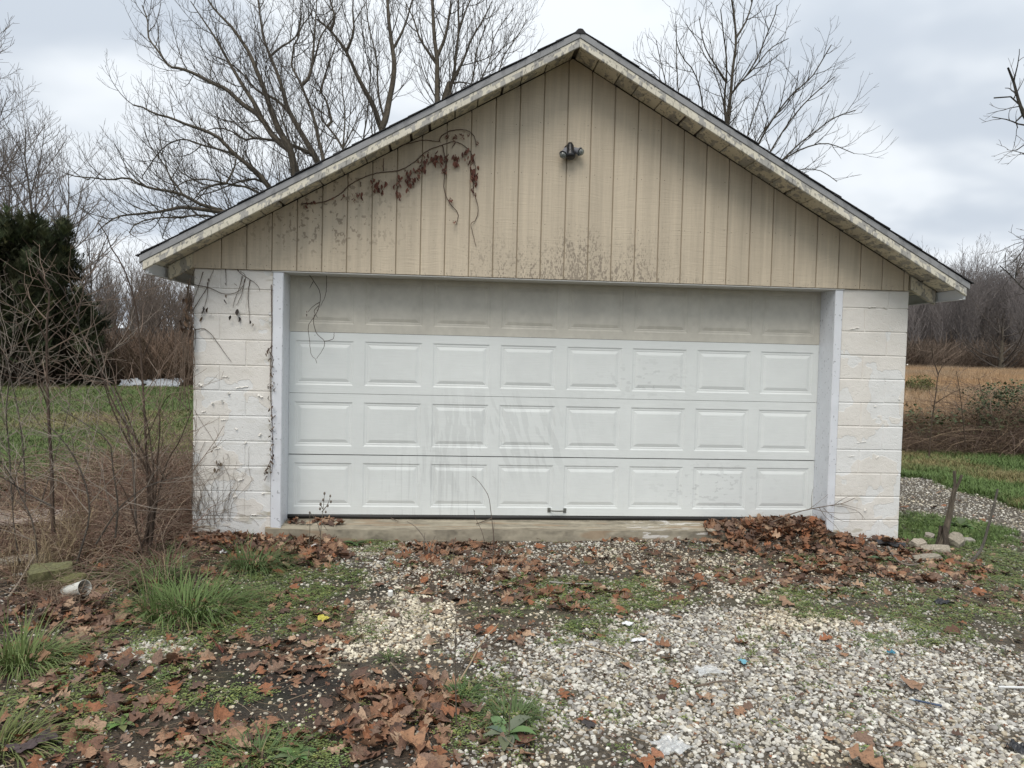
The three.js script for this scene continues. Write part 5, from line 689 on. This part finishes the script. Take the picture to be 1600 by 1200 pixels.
vine('dry_vine', 'thin bare vine stems hanging over the top of the left pier', [[[301, 486], [310, 470], [322, 450], [330, 432], [334, 421]], [[299, 444], [312, 446], [326, 450], [349, 458], [362, 459], [374, 454], [382, 442], [383, 430], [374, 424]], [[369, 421], [378, 428], [388, 436], [399, 443], [404, 450], [405, 455]], [[391, 437], [389, 452], [387, 466], [390, 482], [391, 504]], [[300, 509], [305, 514], [318, 513], [328, 521], [340, 536], [353, 553], [362, 566]], [[305, 514], [305, 530], [304, 546]], [[318, 424], [313, 440], [306, 460], [300, 474]], [[353, 420], [352, 432], [354, 444]], [[325, 440], [325, 462], [320, 480]], [[378, 432], [374, 450], [366, 470], [364, 482]], [[304, 420], [300, 436]], [[383, 436], [378, 462], [370, 478]]], [[319, 486, 5, 0.05], [365, 486, 3, 0.05], [349, 460, 2, 0.035], [391, 503, 2, 0.025], [306, 434, 2, 0.02], [325, 434, 1, 0.02], [354, 444, 1, 0.022], [366, 440, 1, 0.02]], 0.006, 0.003, std([0.105, 0.08, 0.062], 0.95), [[0.035, 0.028, 0.024], [0.11, 0.075, 0.045]], 703);
{ // fine creeper rambling up the foot of the left pier
  const R = rng(720), st = []; for (let k = 0; k < 34; k++) { let x = 303 + R() * R() * 70, y = 826 - R() * 30, dx = (R() - 0.35) * 5, q = [[x, y]]; const n = 6 + Math.floor(R() * 12); for (let i = 0; i < n; i++) { dx += (R() - 0.54) * 9; dx *= 0.8; x += dx; y -= 1 + R() * 11; x = clamp(x, 300, 418); q.push([x, y]); if (y < 640) break; } st.push(q); }
  for (const q of [[[303, 640], [315, 660], [330, 685], [339, 700], [338, 712], [330, 722]], [[302, 650], [306, 680], [304, 720], [308, 760], [305, 800]], [[310, 800], [330, 806], [350, 800], [370, 803], [395, 812], [404, 822]], [[308, 775], [330, 798], [352, 796], [362, 780], [362, 772], [350, 776]], [[350, 800], [372, 792], [393, 789]], [[302, 812], [330, 812], [360, 810], [390, 818]], [[320, 690], [312, 712], [308, 740]]]) st.push(q);
  vine('creeper', 'web of fine dead creeper stems on the foot of the left pier', st, [[340, 728, 6, 0.03], [342, 722, 4, 0.03], [338, 765, 3, 0.02], [330, 700, 2, 0.02]], 0.006, 0.0016, std([0.17, 0.135, 0.105], 0.95), [[0.10, 0.075, 0.05]], 721);
  const st2 = []; for (let k = 0; k < 15; k++) { let x = 299 - R() * 7, y = 432 + R() * 40, q = [[x, y]]; const n = 3 + R() * 5; for (let i = 0; i < n; i++) { x += (R() - 0.5) * 9; x = clamp(x, 276, 304); y += 14 + R() * 16; q.push([x, y]); } st2.push(q); }
  for (let k = 0; k < 12; k++) { const q = [[292 + R() * 8, 430 + R() * 60]]; let x = q[0][0], y = q[0][1]; for (let i = 0; i < 6; i++) { x -= R() * 12 - 2; y += 18 + R() * 18; q.push([x, y]); } st2.push(q); }
  for (let k = 0; k < 10; k++) { const q = [[303, 640 + R() * 150]]; let x = q[0][0], y = q[0][1]; for (let i = 0; i < 6; i++) { x -= 3 + R() * 12; y -= R() * 30 - 8; q.push([x, y]); } st2.push(q); }
  vine('dry_vine', 'thick dead vine bundle hanging at the left corner of the garage', st2, [[294, 470, 8, 0.05], [290, 500, 8, 0.05], [295, 520, 6, 0.05]], 0.05, 0.0027, std([0.16, 0.12, 0.09], 0.95), [[0.15, 0.095, 0.06], [0.09, 0.06, 0.045]], 722);
  const st3 = [], l3 = []; for (let y = 455; y < 745; y += 12) { const f = fbm(y * 0.02, 3, 2); if (y > 560 && y < 740 && f > 0.3) l3.push([424 + (R() - 0.5) * 3, y, 4, 0.024]); else if (R() < 0.4) l3.push([424, y, 1, 0.015]); } st3.push([[424, 445], [425, 520], [423, 600], [425, 680], [424, 740]], [[425, 540], [420, 548], [426, 560], [422, 580]], [[424, 720], [416, 734], [413, 744]]); l3.push([419, 732, 6, 0.026], [415, 742, 5, 0.024], [420, 604, 5, 0.026], [419, 545, 3, 0.03]);
  vine('creeper', 'crumbly brown creeper growing in the gap beside the left jamb', st3, l3, 0.012, 0.0034, vineMat, [[0.13, 0.09, 0.055], [0.09, 0.062, 0.045]], 723);
}

// ------------------------------------------------------------ dead stalks, sticks, broken blocks, litter
function stalk(label, paths, seeds, D, w, col, cat = 'dead stalk') {
  const m = new MB(), R = rng(paths[0][0][0]), b = drop(at(paths[0][0][0], paths[0][0][1], D)), t = thing('dead_stalk', label, cat, [b.x, b.y, b.z]); paths.forEach((p, i) => m.tube(curve(p.map((q, k) => i === 0 && k === 0 ? b.clone() : at(q[0], q[1], D + (R() - 0.5) * 0.04)), 0.04).map(q => q.sub(b)), u => w * (1 - 0.55 * u), 5));
  mesh('stem', m.geo(), std(col, 0.9), t);
  for (const [x, y, s] of seeds) { const g = new THREE.IcosahedronGeometry(s, 1), P = g.attributes.position; for (let k = 0; k < P.count; k++) P.setY(k, P.getY(k) * 1.5); g.computeVertexNormals(); const h = mesh('seed_head', g, std([0.15, 0.125, 0.10], 0.95), t); h.position.copy(at(x, y, D).sub(b)); }
}
stalk('curved bare stalk standing in front of the third door panel', [[[774, 850], [771, 835], [767, 800], [763, 775], [754, 760], [745, 749], [738, 744]]], [], 5.9, 0.0042, [0.115, 0.09, 0.07]);
stalk('short hooked stalk beside the curved one at the sill', [[[760, 845], [752, 828], [744, 812], [740, 795], [742, 800]]], [], 5.95, 0.003, [0.12, 0.09, 0.07]);
stalk('dead weed with small seed heads at the left end of the sill', [[[499, 880], [500, 850], [502, 820], [505, 795], [507, 772]], [[501, 835], [495, 815], [484, 800]], [[503, 800], [512, 788], [516, 776]], [[502, 815], [512, 830]], [[482, 868], [484, 830], [484, 802]], [[504, 795], [500, 785]]], [[507, 771, 0.008], [516, 775, 0.007], [517, 784, 0.008], [501, 788, 0.009], [500, 795, 0.008], [512, 790, 0.008], [505, 781, 0.008], [509, 800, 0.007], [484, 801, 0.007]], 5.5, 0.0036, [0.15, 0.125, 0.095]);
stalk('tall dark dead stalk in the middle foreground', [[[714, 1122], [712, 1080], [711, 1030], [712, 990], [713, 965]], [[711, 1040], [704, 1020], [696, 1000]], [[712, 1010], [722, 1000], [735, 990]], [[712, 1060], [730, 1030], [752, 1008], [780, 988]]], [[712, 1002, 0.008], [710, 1015, 0.007], [713, 968, 0.006]], 3.05, 0.0036, [0.10, 0.08, 0.06]);
stalk('upright dead stalk in the leaf drift before the sill', [[[711, 920], [710, 890], [708, 855], [709, 842]], [[725, 915], [732, 880], [738, 862]]], [], 4.95, 0.004, [0.11, 0.085, 0.065]);
stalk('bent dead stalk rising from the leaves in front of the door', [[[768, 900], [770, 870], [771, 838], [772, 815]]], [], 5.1, 0.0032, [0.12, 0.09, 0.07]);
stalk('grey branched twig cluster at the edge of the sill leaves', [[[668, 880], [670, 860], [666, 845], [655, 830]], [[670, 862], [676, 845], [680, 838]], [[668, 850], [660, 836], [648, 822], [636, 815]], [[676, 880], [678, 858], [684, 842]], [[663, 878], [662, 850], [664, 832]]], [], 5.55, 0.005, [0.20, 0.17, 0.135]);
stalk('thin dead stalk at the bottom centre weeds', [[[795, 1150], [797, 1110], [803, 1070], [810, 1040]], [[797, 1100], [788, 1082], [780, 1068]]], [], 2.95, 0.0026, [0.13, 0.10, 0.075]);
stalk('upright dead stalk on the right moss', [[[1414, 980], [1414, 945], [1412, 905]]], [], 4.6, 0.003, [0.12, 0.10, 0.075]);
function stick(label, path, w, col, y = 0.015, name = 'fallen_stick') { const P = path.map(q => { const p = onY(q[0], q[1], 0.02); p.y = Math.max(groundH(p.x, p.z) + y + (q[2] || 0), p.z < 0.02 ? 0.125 : 0); return p; }), b = P[0].clone(), m = new MB(); m.tube(curve(P, 0.04).map(q => q.sub(b)), u => w * (1 - 0.5 * u), 6, true); const t = thing(name, label, 'stick', [b.x, b.y, b.z]); mesh('stem', m.geo(), std(col, 0.9), t); }
stick('long thin stick lying on the lower right gravel', [[1372, 1105], [1400, 1122], [1430, 1138], [1447, 1148]], 0.0055, [0.20, 0.17, 0.13]);
stick('straw stem lying across the middle of the gravel', [[914, 1008], [945, 1018], [975, 1030], [998, 1045]], 0.0036, [0.36, 0.29, 0.19]);
stick('pale stem leaning over the grass in the middle foreground', [[715, 1066], [735, 1035], [755, 1010, 0.04], [779, 988, 0.06]], 0.005, [0.33, 0.25, 0.16]);
stick('thin stick from the black soil to the leaf heap', [[610, 1030], [640, 1060], [665, 1078], [700, 1098]], 0.0045, [0.21, 0.165, 0.12]);
stick('forked stick lying below the right pier', [[1388, 855], [1396, 868], [1406, 878], [1420, 882], [1436, 880]], 0.011, [0.19, 0.165, 0.14]);
stick('twig resting on the left of the sill', [[562, 818], [580, 820], [600, 824], [622, 834]], 0.005, [0.14, 0.105, 0.08]);
stick('stick slanting up the sill face right of the stalks', [[744, 838], [770, 828], [790, 820], [815, 811]], 0.005, [0.15, 0.12, 0.09]);
stick('twig on the gravel right of the blue scrap', [[1085, 1072], [1105, 1068], [1130, 1064], [1150, 1066]], 0.005, [0.16, 0.12, 0.09]);
stick('grey stick along the top edge of the gravel', [[858, 907], [890, 908], [925, 909]], 0.007, [0.30, 0.285, 0.26]);
stick('long stem slanting past the white cup', [[138, 925], [160, 918, 0.03], [180, 908, 0.06], [212, 893, 0.08]], 0.005, [0.21, 0.16, 0.12]);
stick('pale dead stem leaning at the bottom of the left brush', [[4, 948], [30, 920, 0.05], [55, 895, 0.12]], 0.008, [0.26, 0.21, 0.16]);
{ // wispy fallen branch across the right jamb
  const R = rng(760), m = new MB(), b = onZ(1215, 808, 0.0), lead = [[1205, 816], [1240, 802], [1268, 795], [1296, 790], [1318, 786], [1336, 778]], side = [[[1262, 797], [1280, 784], [1294, 772]], [[1270, 795], [1292, 800], [1320, 802], [1345, 802], [1348, 812]], [[1280, 793], [1290, 808], [1304, 820], [1312, 830]], [[1296, 790], [1318, 792], [1342, 800], [1352, 812]], [[1285, 792], [1300, 806], [1320, 815], [1330, 814]], [[1268, 795], [1268, 778], [1270, 764]], [[1304, 788], [1325, 776], [1340, 775]], [[1310, 787], [1332, 792], [1346, 796]]];
  [lead, ...side].forEach((p, i) => m.tube(curve(p.map(q => onZ(q[0], q[1], 0.05 + (R() - 0.5) * 0.06).sub(b)), 0.04), u => (i ? 0.0024 : 0.005) * (1 - 0.5 * u), 4)); const t = thing('fallen_branch', 'thin dead branch with fine twigs lying over the right leaf bank', 'branch', [b.x, b.y, b.z]); mesh('stem', m.geo(), std([0.15, 0.115, 0.09], 0.95), t);
}
{ // twigs and bits of straw everywhere
  const tw = [0, 1, 2].map(i => { const m = new MB(), R = rng(770 + i), q = [V(-0.5, 0, 0)]; for (let s = 0; s < 4; s++) q.push(V(-0.5 + (s + 1) / 4, (R() - 0.5) * 0.04, (R() - 0.5) * 0.07)); m.tube(q, u => 0.013 - 0.006 * u, 4); return m.geo(); }), S = [];
  scan(0.075, -5, 4.8, 0.05, 3.9, 775, (x, z, r) => { if (r() < 0.45 + 0.3 * leafM(x, z)) S.push([x, groundH(x, z) + 0.014 + r() * 0.015, z, r() * 6.28, 0.05 + 0.11 * r(), 1, r(), 0, (r() - 0.5) * 0.3]); });
  scatter('twig_litter', tw, S, 'scattered dead twigs and straw over the yard', 'twigs', std([1, 1, 1], 0.95), (s, c) => { const k = 0.6 + 0.8 * s[6]; c.setRGB(0.22 * k, 0.165 * k, 0.11 * k); });
}
function lump(px, py, sx, sy, sz, seed, col, name, label, cat, turn = 0, tilt = 0, group, noise = 0.16) { // a broken chunk with edges worn
  const g = mergeVertices(new THREE.BoxGeometry(sx, sy, sz, 6, 4, 5).deleteAttribute('normal').deleteAttribute('uv')), P = g.attributes.position;
  for (let k = 0; k < P.count; k++) { const x = P.getX(k) / sx, y = P.getY(k) / sy, z = P.getZ(k) / sz, e = Math.max(0, Math.abs(x) + Math.abs(y) + Math.abs(z) - 1.0) * 0.28, n = 1 - e + (fbm(x * 2.5 + seed, y * 2.5 + z * 2.1, 3) - 0.5) * noise * 2; P.setXYZ(k, x * sx * n, y * sy * n, z * sz * n); }
  g.computeVertexNormals(); const f = g.toNonIndexed(); f.computeVertexNormals(); const U = new Float32Array(f.attributes.position.count * 2); for (let k = 0; k < U.length / 2; k++) { U[2 * k] = f.attributes.position.getX(k) * 6 + f.attributes.position.getY(k) * 3; U[2 * k + 1] = f.attributes.position.getZ(k) * 6 - f.attributes.position.getY(k) * 4; } f.setAttribute('uv', new THREE.BufferAttribute(U, 2));
  const p = onY(px, py, 0.02), m = mesh(name, f, std(col, 0.95, { map: barkTex, bumpMap: barkBump, bumpScale: 0.006 }), scene); m.position.set(p.x, groundH(p.x, p.z) + sy * 0.36, p.z); m.rotation.set(tilt, turn, tilt * 0.6, 'YXZ'); return tag(m, label, cat, group);
}
const bc = [0.47, 0.41, 0.33];
lump(1434, 852, 0.11, 0.075, 0.09, 1, bc, 'broken_block', 'small squarish block chunk nearest the right pier', 'broken block', 0.3, 0.25, 'broken blocks beside the garage'); lump(1461, 858, 0.20, 0.05, 0.09, 2, [0.45, 0.40, 0.32], 'broken_block', 'long tilted block piece in front of the forked stub', 'broken block', -0.5, 0.3, 'broken blocks beside the garage');
lump(1490, 852, 0.15, 0.12, 0.12, 3, [0.36, 0.32, 0.25], 'broken_block', 'largest block chunk leaning on the right of the forked stub', 'broken block', 0.7, 0.45, 'broken blocks beside the garage'); lump(1448, 870, 0.24, 0.045, 0.08, 4, [0.38, 0.34, 0.27], 'broken_block', 'flat block slab lying frontmost of the rubble', 'broken block', 0.15, 0.08, 'broken blocks beside the garage'); lump(1508, 845, 0.14, 0.04, 0.08, 5, [0.42, 0.385, 0.33], 'broken_block', 'thin block sliver at the right end of the rubble', 'broken block', -0.2, 0.1, 'broken blocks beside the garage'); lump(1452, 838, 0.10, 0.05, 0.07, 6, [0.40, 0.35, 0.29], 'broken_block', 'small chunk at the back of the rubble left of the stub', 'broken block', 0.9, 0.2, 'broken blocks beside the garage');
lump(80, 912, 0.24, 0.15, 0.17, 7, [0.17, 0.165, 0.075], 'mossy_stone', 'yellow green mossy stone in the brush behind the white cup', 'stone', 0.4, 0.12, undefined, 0.24); lump(112, 918, 0.16, 0.10, 0.13, 8, [0.16, 0.155, 0.06], 'mossy_stone', 'darker mossy stone piece just right of the larger one', 'stone', -0.5, 0.2, undefined, 0.24); lump(35, 880, 0.26, 0.07, 0.16, 9, [0.42, 0.37, 0.30], 'old_brick', 'pale half buried brick in the straw behind the mossy stone', 'brick', 0.2, 0.05);
{ // weathered boards lying in the brush
  const p = onY(30, 822), t = thing('board_stack', 'weathered pinkish boards lying flat in the left brush', 'boards', [p.x, groundH(p.x, p.z), p.z], 0.25), bm = std([0.42, 0.35, 0.30], 0.9, { map: barkTex }); for (let k = 0; k < 4; k++) mesh('board', box(-0.45 + k * 0.02, 0.42 - (k % 2) * 0.06, 0.06 + (k % 2) * 0.003, 0.085 + (k % 2) * 0.003, -0.28 + k * 0.13, -0.155 + k * 0.13, 0.003), bm, t); for (const x of [-0.35, 0.3]) mesh('bearer', box(x, x + 0.06, -0.02, 0.059, -0.27, 0.22, 0.002), bm, t);
}
{ // white cup on its side
  const p = onY(116, 936), t = thing('paper_cup', 'dirty white cup lying on its side in the leaves at left', 'cup', [p.x, groundH(p.x, p.z) + 0.048, p.z]), m = mesh('cup_wall', new THREE.LatheGeometry([[0.0305, 0], [0.046, 0.16], [0.0485, 0.16], [0.0485, 0.165], [0.0445, 0.164], [0.029, 0.004]].map(q => new THREE.Vector2(...q)), 32), std([0.62, 0.63, 0.61], 0.6, { side: THREE.DoubleSide, map: colorTex(256, 128, (u, v, o) => { const n = fbm(u * 8, v * 5, 4), s = sstep(0.55, 0.62, fbm(u * 14 + 2, v * 8, 3)); const k = 1 - 0.18 * n - 0.3 * s; o[0] = k; o[1] = k * 0.98; o[2] = k * 0.92; }, true) }), t), b = mesh('cup_base', new THREE.CylinderGeometry(0.0295, 0.0295, 0.004, 24), std([0.6, 0.6, 0.57], 0.6), t); b.position.y = 0.006; for (const c of [m, b]) { const q = c.position.clone(); c.position.set(0, 0, 0); c.geometry.translate(q.x, q.y - 0.08, q.z); c.quaternion.setFromUnitVectors(V(0, 1, 0), V(0.88, 0.26, 0.36).normalize()); }
}
function sheet(name, label, cat, px, py, w, d, seed, mat, turn = 0, h = 0.02, y = 0.02, nx = 14) { const m = new MB(); for (let j = 0; j <= nx; j++) for (let i = 0; i <= nx; i++) { const u = i / nx - 0.5, v = j / nx - 0.5, e = 1 + (fbm(u * 3 + seed, v * 3, 3) - 0.5) * 0.9; m.v(u * w * e, (fbm(u * 6 + seed * 3, v * 6, 4) - 0.35) * h * 2, v * d * e, i / nx, j / nx); } for (let j = 0; j < nx; j++) for (let i = 0; i < nx; i++) { const a = j * (nx + 1) + i; m.quad(a, a + nx + 1, a + nx + 2, a + 1); } const p = onY(px, py, 0.02), o = mesh(name, m.geo(), mat, scene); o.position.set(p.x, groundH(p.x, p.z) + y, p.z); o.rotation.y = turn; return tag(o, label, cat); }
const clear = new THREE.MeshPhysicalMaterial({ color: 0xf2f4f4, roughness: 0.16, transmission: 0.65, thickness: 0, side: THREE.DoubleSide }), whitePl = std([0.72, 0.73, 0.74], 0.35, { side: THREE.DoubleSide }), blackPl = std([0.016, 0.017, 0.02], 0.4, { side: THREE.DoubleSide });
sheet('plastic_scrap', 'crumpled clear plastic scrap on the gravel at the bottom centre', 'plastic scrap', 1048, 1166, 0.13, 0.10, 1, clear, 0.3, 0.022);
sheet('plastic_scrap', 'clear crumpled film on the gravel left of the blue scrap', 'plastic scrap', 1108, 1050, 0.12, 0.08, 2, clear, 0.1, 0.015);
sheet('plastic_scrap', 'small white plastic strip upper middle of the gravel', 'plastic scrap', 980, 974, 0.055, 0.05, 3, whitePl, 0.9, 0.006); sheet('plastic_scrap', 'flat white plastic piece below the small strip', 'plastic scrap', 998, 1002, 0.085, 0.035, 4, whitePl, 0.1, 0.006);
sheet('plastic_scrap', 'pale blue plastic scrap on the right of the gravel', 'plastic scrap', 1161, 1035, 0.045, 0.05, 5, std([0.16, 0.38, 0.46], 0.4, { side: THREE.DoubleSide }), 0.5, 0.012); sheet('plastic_scrap', 'teal plastic scrap below the right moss patch', 'plastic scrap', 1393, 1021, 0.04, 0.035, 6, std([0.02, 0.16, 0.24], 0.4, { side: THREE.DoubleSide }), 0.2, 0.012);
sheet('plastic_scrap', 'torn black plastic on the moss at the right', 'plastic scrap', 1474, 943, 0.12, 0.06, 7, blackPl, 0.2, 0.02); sheet('plastic_scrap', 'black plastic sheet at the foot of the right pier', 'plastic scrap', 1392, 851, 0.22, 0.10, 8, blackPl, -0.3, 0.025); sheet('plastic_scrap', 'black scrap at the bottom right corner', 'plastic scrap', 1590, 1165, 0.06, 0.06, 9, blackPl, 0.4, 0.02);
sheet('roof_shard', 'dark flat shard lying in the gravel below centre', 'shard', 921, 1127, 0.045, 0.06, 10, std([0.05, 0.043, 0.042], 0.8, { side: THREE.DoubleSide }), 0.5, 0.006); sheet('bark_piece', 'dark purple grey slab of bark in the bottom left weeds', 'bark piece', 52, 1163, 0.14, 0.08, 11, std([0.075, 0.055, 0.055], 0.85, { side: THREE.DoubleSide }), 0.9, 0.02, 0.03);
sheet('paper_scrap', 'white crumpled paper scrap beside the big grass tuft', 'paper scrap', 350, 868, 0.05, 0.04, 12, whitePl, 0.6, 0.02); sheet('paper_scrap', 'tiny white scrap in the grass by the brush', 'paper scrap', 288, 873, 0.025, 0.04, 13, whitePl, 0.1, 0.012); sheet('paper_scrap', 'white triangular scrap by the mossy stone at the left edge', 'paper scrap', 28, 900, 0.045, 0.03, 14, whitePl, 0.8, 0.02); sheet('paper_scrap', 'white scrap on the sill end by the right jamb', 'paper scrap', 1303, 833, 0.06, 0.03, 15, whitePl, 0.1, 0.006, 0.05);
sheet('clear_lid', 'round clear plastic lid tilted in the leaves left of the sill', 'plastic lid', 489, 862, 0.075, 0.06, 16, clear, 0.2, 0.01, 0.035).rotation.x = 0.7;
{ const p = onY(1452, 1094, 0.02), t = thing('pen', 'dark blue plastic pen lying on the right gravel', 'pen', [p.x, groundH(p.x, p.z) + 0.018, p.z], -0.62), m = new MB(); m.tube([V(-0.055, 0, 0), V(0.05, 0.002, 0)], () => 0.0048, 10, true); mesh('barrel', m.geo(), std([0.035, 0.06, 0.12], 0.4), t); const k = new MB(); k.tube([V(-0.08, 0, 0), V(-0.055, 0, 0)], u => 0.002 + 0.0028 * u, 10, true); mesh('tip', k.geo(), std([0.18, 0.25, 0.3], 0.4), t); }
{ const p = onY(1582, 1071, 0.02), t = thing('white_tube', 'thin white plastic tube at the right edge of the gravel', 'plastic tube', [p.x, groundH(p.x, p.z) + 0.022, p.z], -0.1), m = new MB(); m.tube([V(-0.065, 0, 0), V(0.12, 0.002, 0)], () => 0.0055, 12, true); mesh('barrel', m.geo(), std([0.68, 0.69, 0.68], 0.4), t); }
{ const p = onY(610, 928, 0.02), t = thing('bottle_cap', 'small white plastic cap standing in the stones', 'bottle cap', [p.x, groundH(p.x, p.z) + 0.012, p.z]), m = mesh('cap_body', new THREE.LatheGeometry([[0, 0.032], [0.013, 0.032], [0.0155, 0.029], [0.016, 0]].map(q => new THREE.Vector2(...q)), 20), std([0.74, 0.74, 0.7], 0.5, { side: THREE.DoubleSide }), t); m.rotation.x = 0.15; }
{ const p = onY(232, 607), t = thing('tarp', 'torn grey white tarp lying folded at the back of the lawn', 'tarp', [p.x, groundH(p.x, p.z), p.z], 0.1), mk = (x, w, d, seed, tilt, name) => { const m = new MB(), N = 18; for (let j = 0; j <= N; j++) for (let i = 0; i <= N; i++) { const u = i / N - 0.5, v = j / N - 0.5, e = 1 + (fbm(u * 4 + seed, v * 4, 3) - 0.5) * 0.9, f = 1 - 0.9 * Math.abs(u) * (v < 0 ? 1 : 0.3); m.v(u * w * e, Math.abs(fbm(u * 7 + seed * 3, v * 5, 4) - 0.5) * 0.45, v * d * e * f, u, v); } for (let j = 0; j < N; j++) for (let i = 0; i < N; i++) { const q = j * (N + 1) + i; m.quad(q, q + N + 1, q + N + 2, q + 1); } const o = mesh(name, m.geo(), std([0.44, 0.47, 0.5], 0.6, { side: THREE.DoubleSide }), t); o.position.set(x, 0.16, 0); o.rotation.x = tilt; }; mk(-0.5, 0.8, 0.5, 3, 0.55, 'sheet_fold'); mk(0.5, 1.15, 0.6, 8, 0.6, 'sheet_fold'); }
{ // twin floodlight under the peak
  const p = onZ(889, 238, 0.0245), t = thing('flood_light', 'black twin floodlight with two grey lamp holders below the gable peak', 'floodlight', [p.x, p.y, p.z]), blk = std([0.012, 0.012, 0.014], 0.35), gry = std([0.2, 0.205, 0.225], 0.45);
  const disc = mesh('mounting_plate', new THREE.LatheGeometry([[0, 0.026], [0.03, 0.026], [0.046, 0.016], [0.05, 0]].map(q => new THREE.Vector2(...q)), 28), blk, t); disc.rotation.x = Math.PI / 2; disc.position.y = 0.025;
  const body = mesh('motion_sensor', new THREE.LatheGeometry([[0, 0.085], [0.022, 0.082], [0.034, 0.055], [0.038, 0.0], [0.05, -0.035], [0.049, -0.06], [0.034, -0.074], [0, -0.078]].map(q => new THREE.Vector2(...q)).reverse(), 24), blk, t); body.position.set(0.003, -0.005, 0.06); body.rotation.x = -0.25;
  const eye = mesh('sensor_lens', new THREE.SphereGeometry(0.024, 18, 12), std([0.03, 0.03, 0.032], 0.2), t); eye.scale.set(1, 0.8, 0.7); eye.position.set(0.003, -0.015, 0.092);
  const lampHead = (name, pos, dir) => { const h = mesh(name, new THREE.LatheGeometry([[0, -0.085], [0.018, -0.084], [0.026, -0.07], [0.03, -0.02], [0.041, 0.0], [0.041, 0.006], [0.036, 0.004]].map(q => new THREE.Vector2(...q)), 24), gry, t); h.position.set(...pos); h.quaternion.setFromUnitVectors(V(0, 1, 0), V(...dir).normalize()); const b = mesh('bulb', new THREE.SphereGeometry(0.033, 20, 14), new THREE.MeshPhysicalMaterial({ color: 0xb9c0be, roughness: 0.1, transmission: 0.75, thickness: 0, clearcoat: 1 }), h); b.position.y = 0.018; b.scale.y = 0.8; };
  lampHead('lamp_holder', [-0.062, -0.04, 0.075], [-0.45, -0.8, 0.55]); lampHead('lamp_holder', [0.09, -0.008, 0.07], [0.8, -0.38, 0.6]);
  t.scale.setScalar(0.86); const arm = new MB(); arm.tube([V(0, 0.03, 0.02), V(-0.03, 0.02, 0.05), V(-0.045, 0.0, 0.06)], () => 0.012, 10); arm.tube([V(0, 0.03, 0.02), V(0.03, 0.03, 0.045), V(0.055, 0.01, 0.055)], () => 0.012, 10); mesh('swivel_arm', arm.geo(), blk, t);
}
renderer.render(scene, camera);
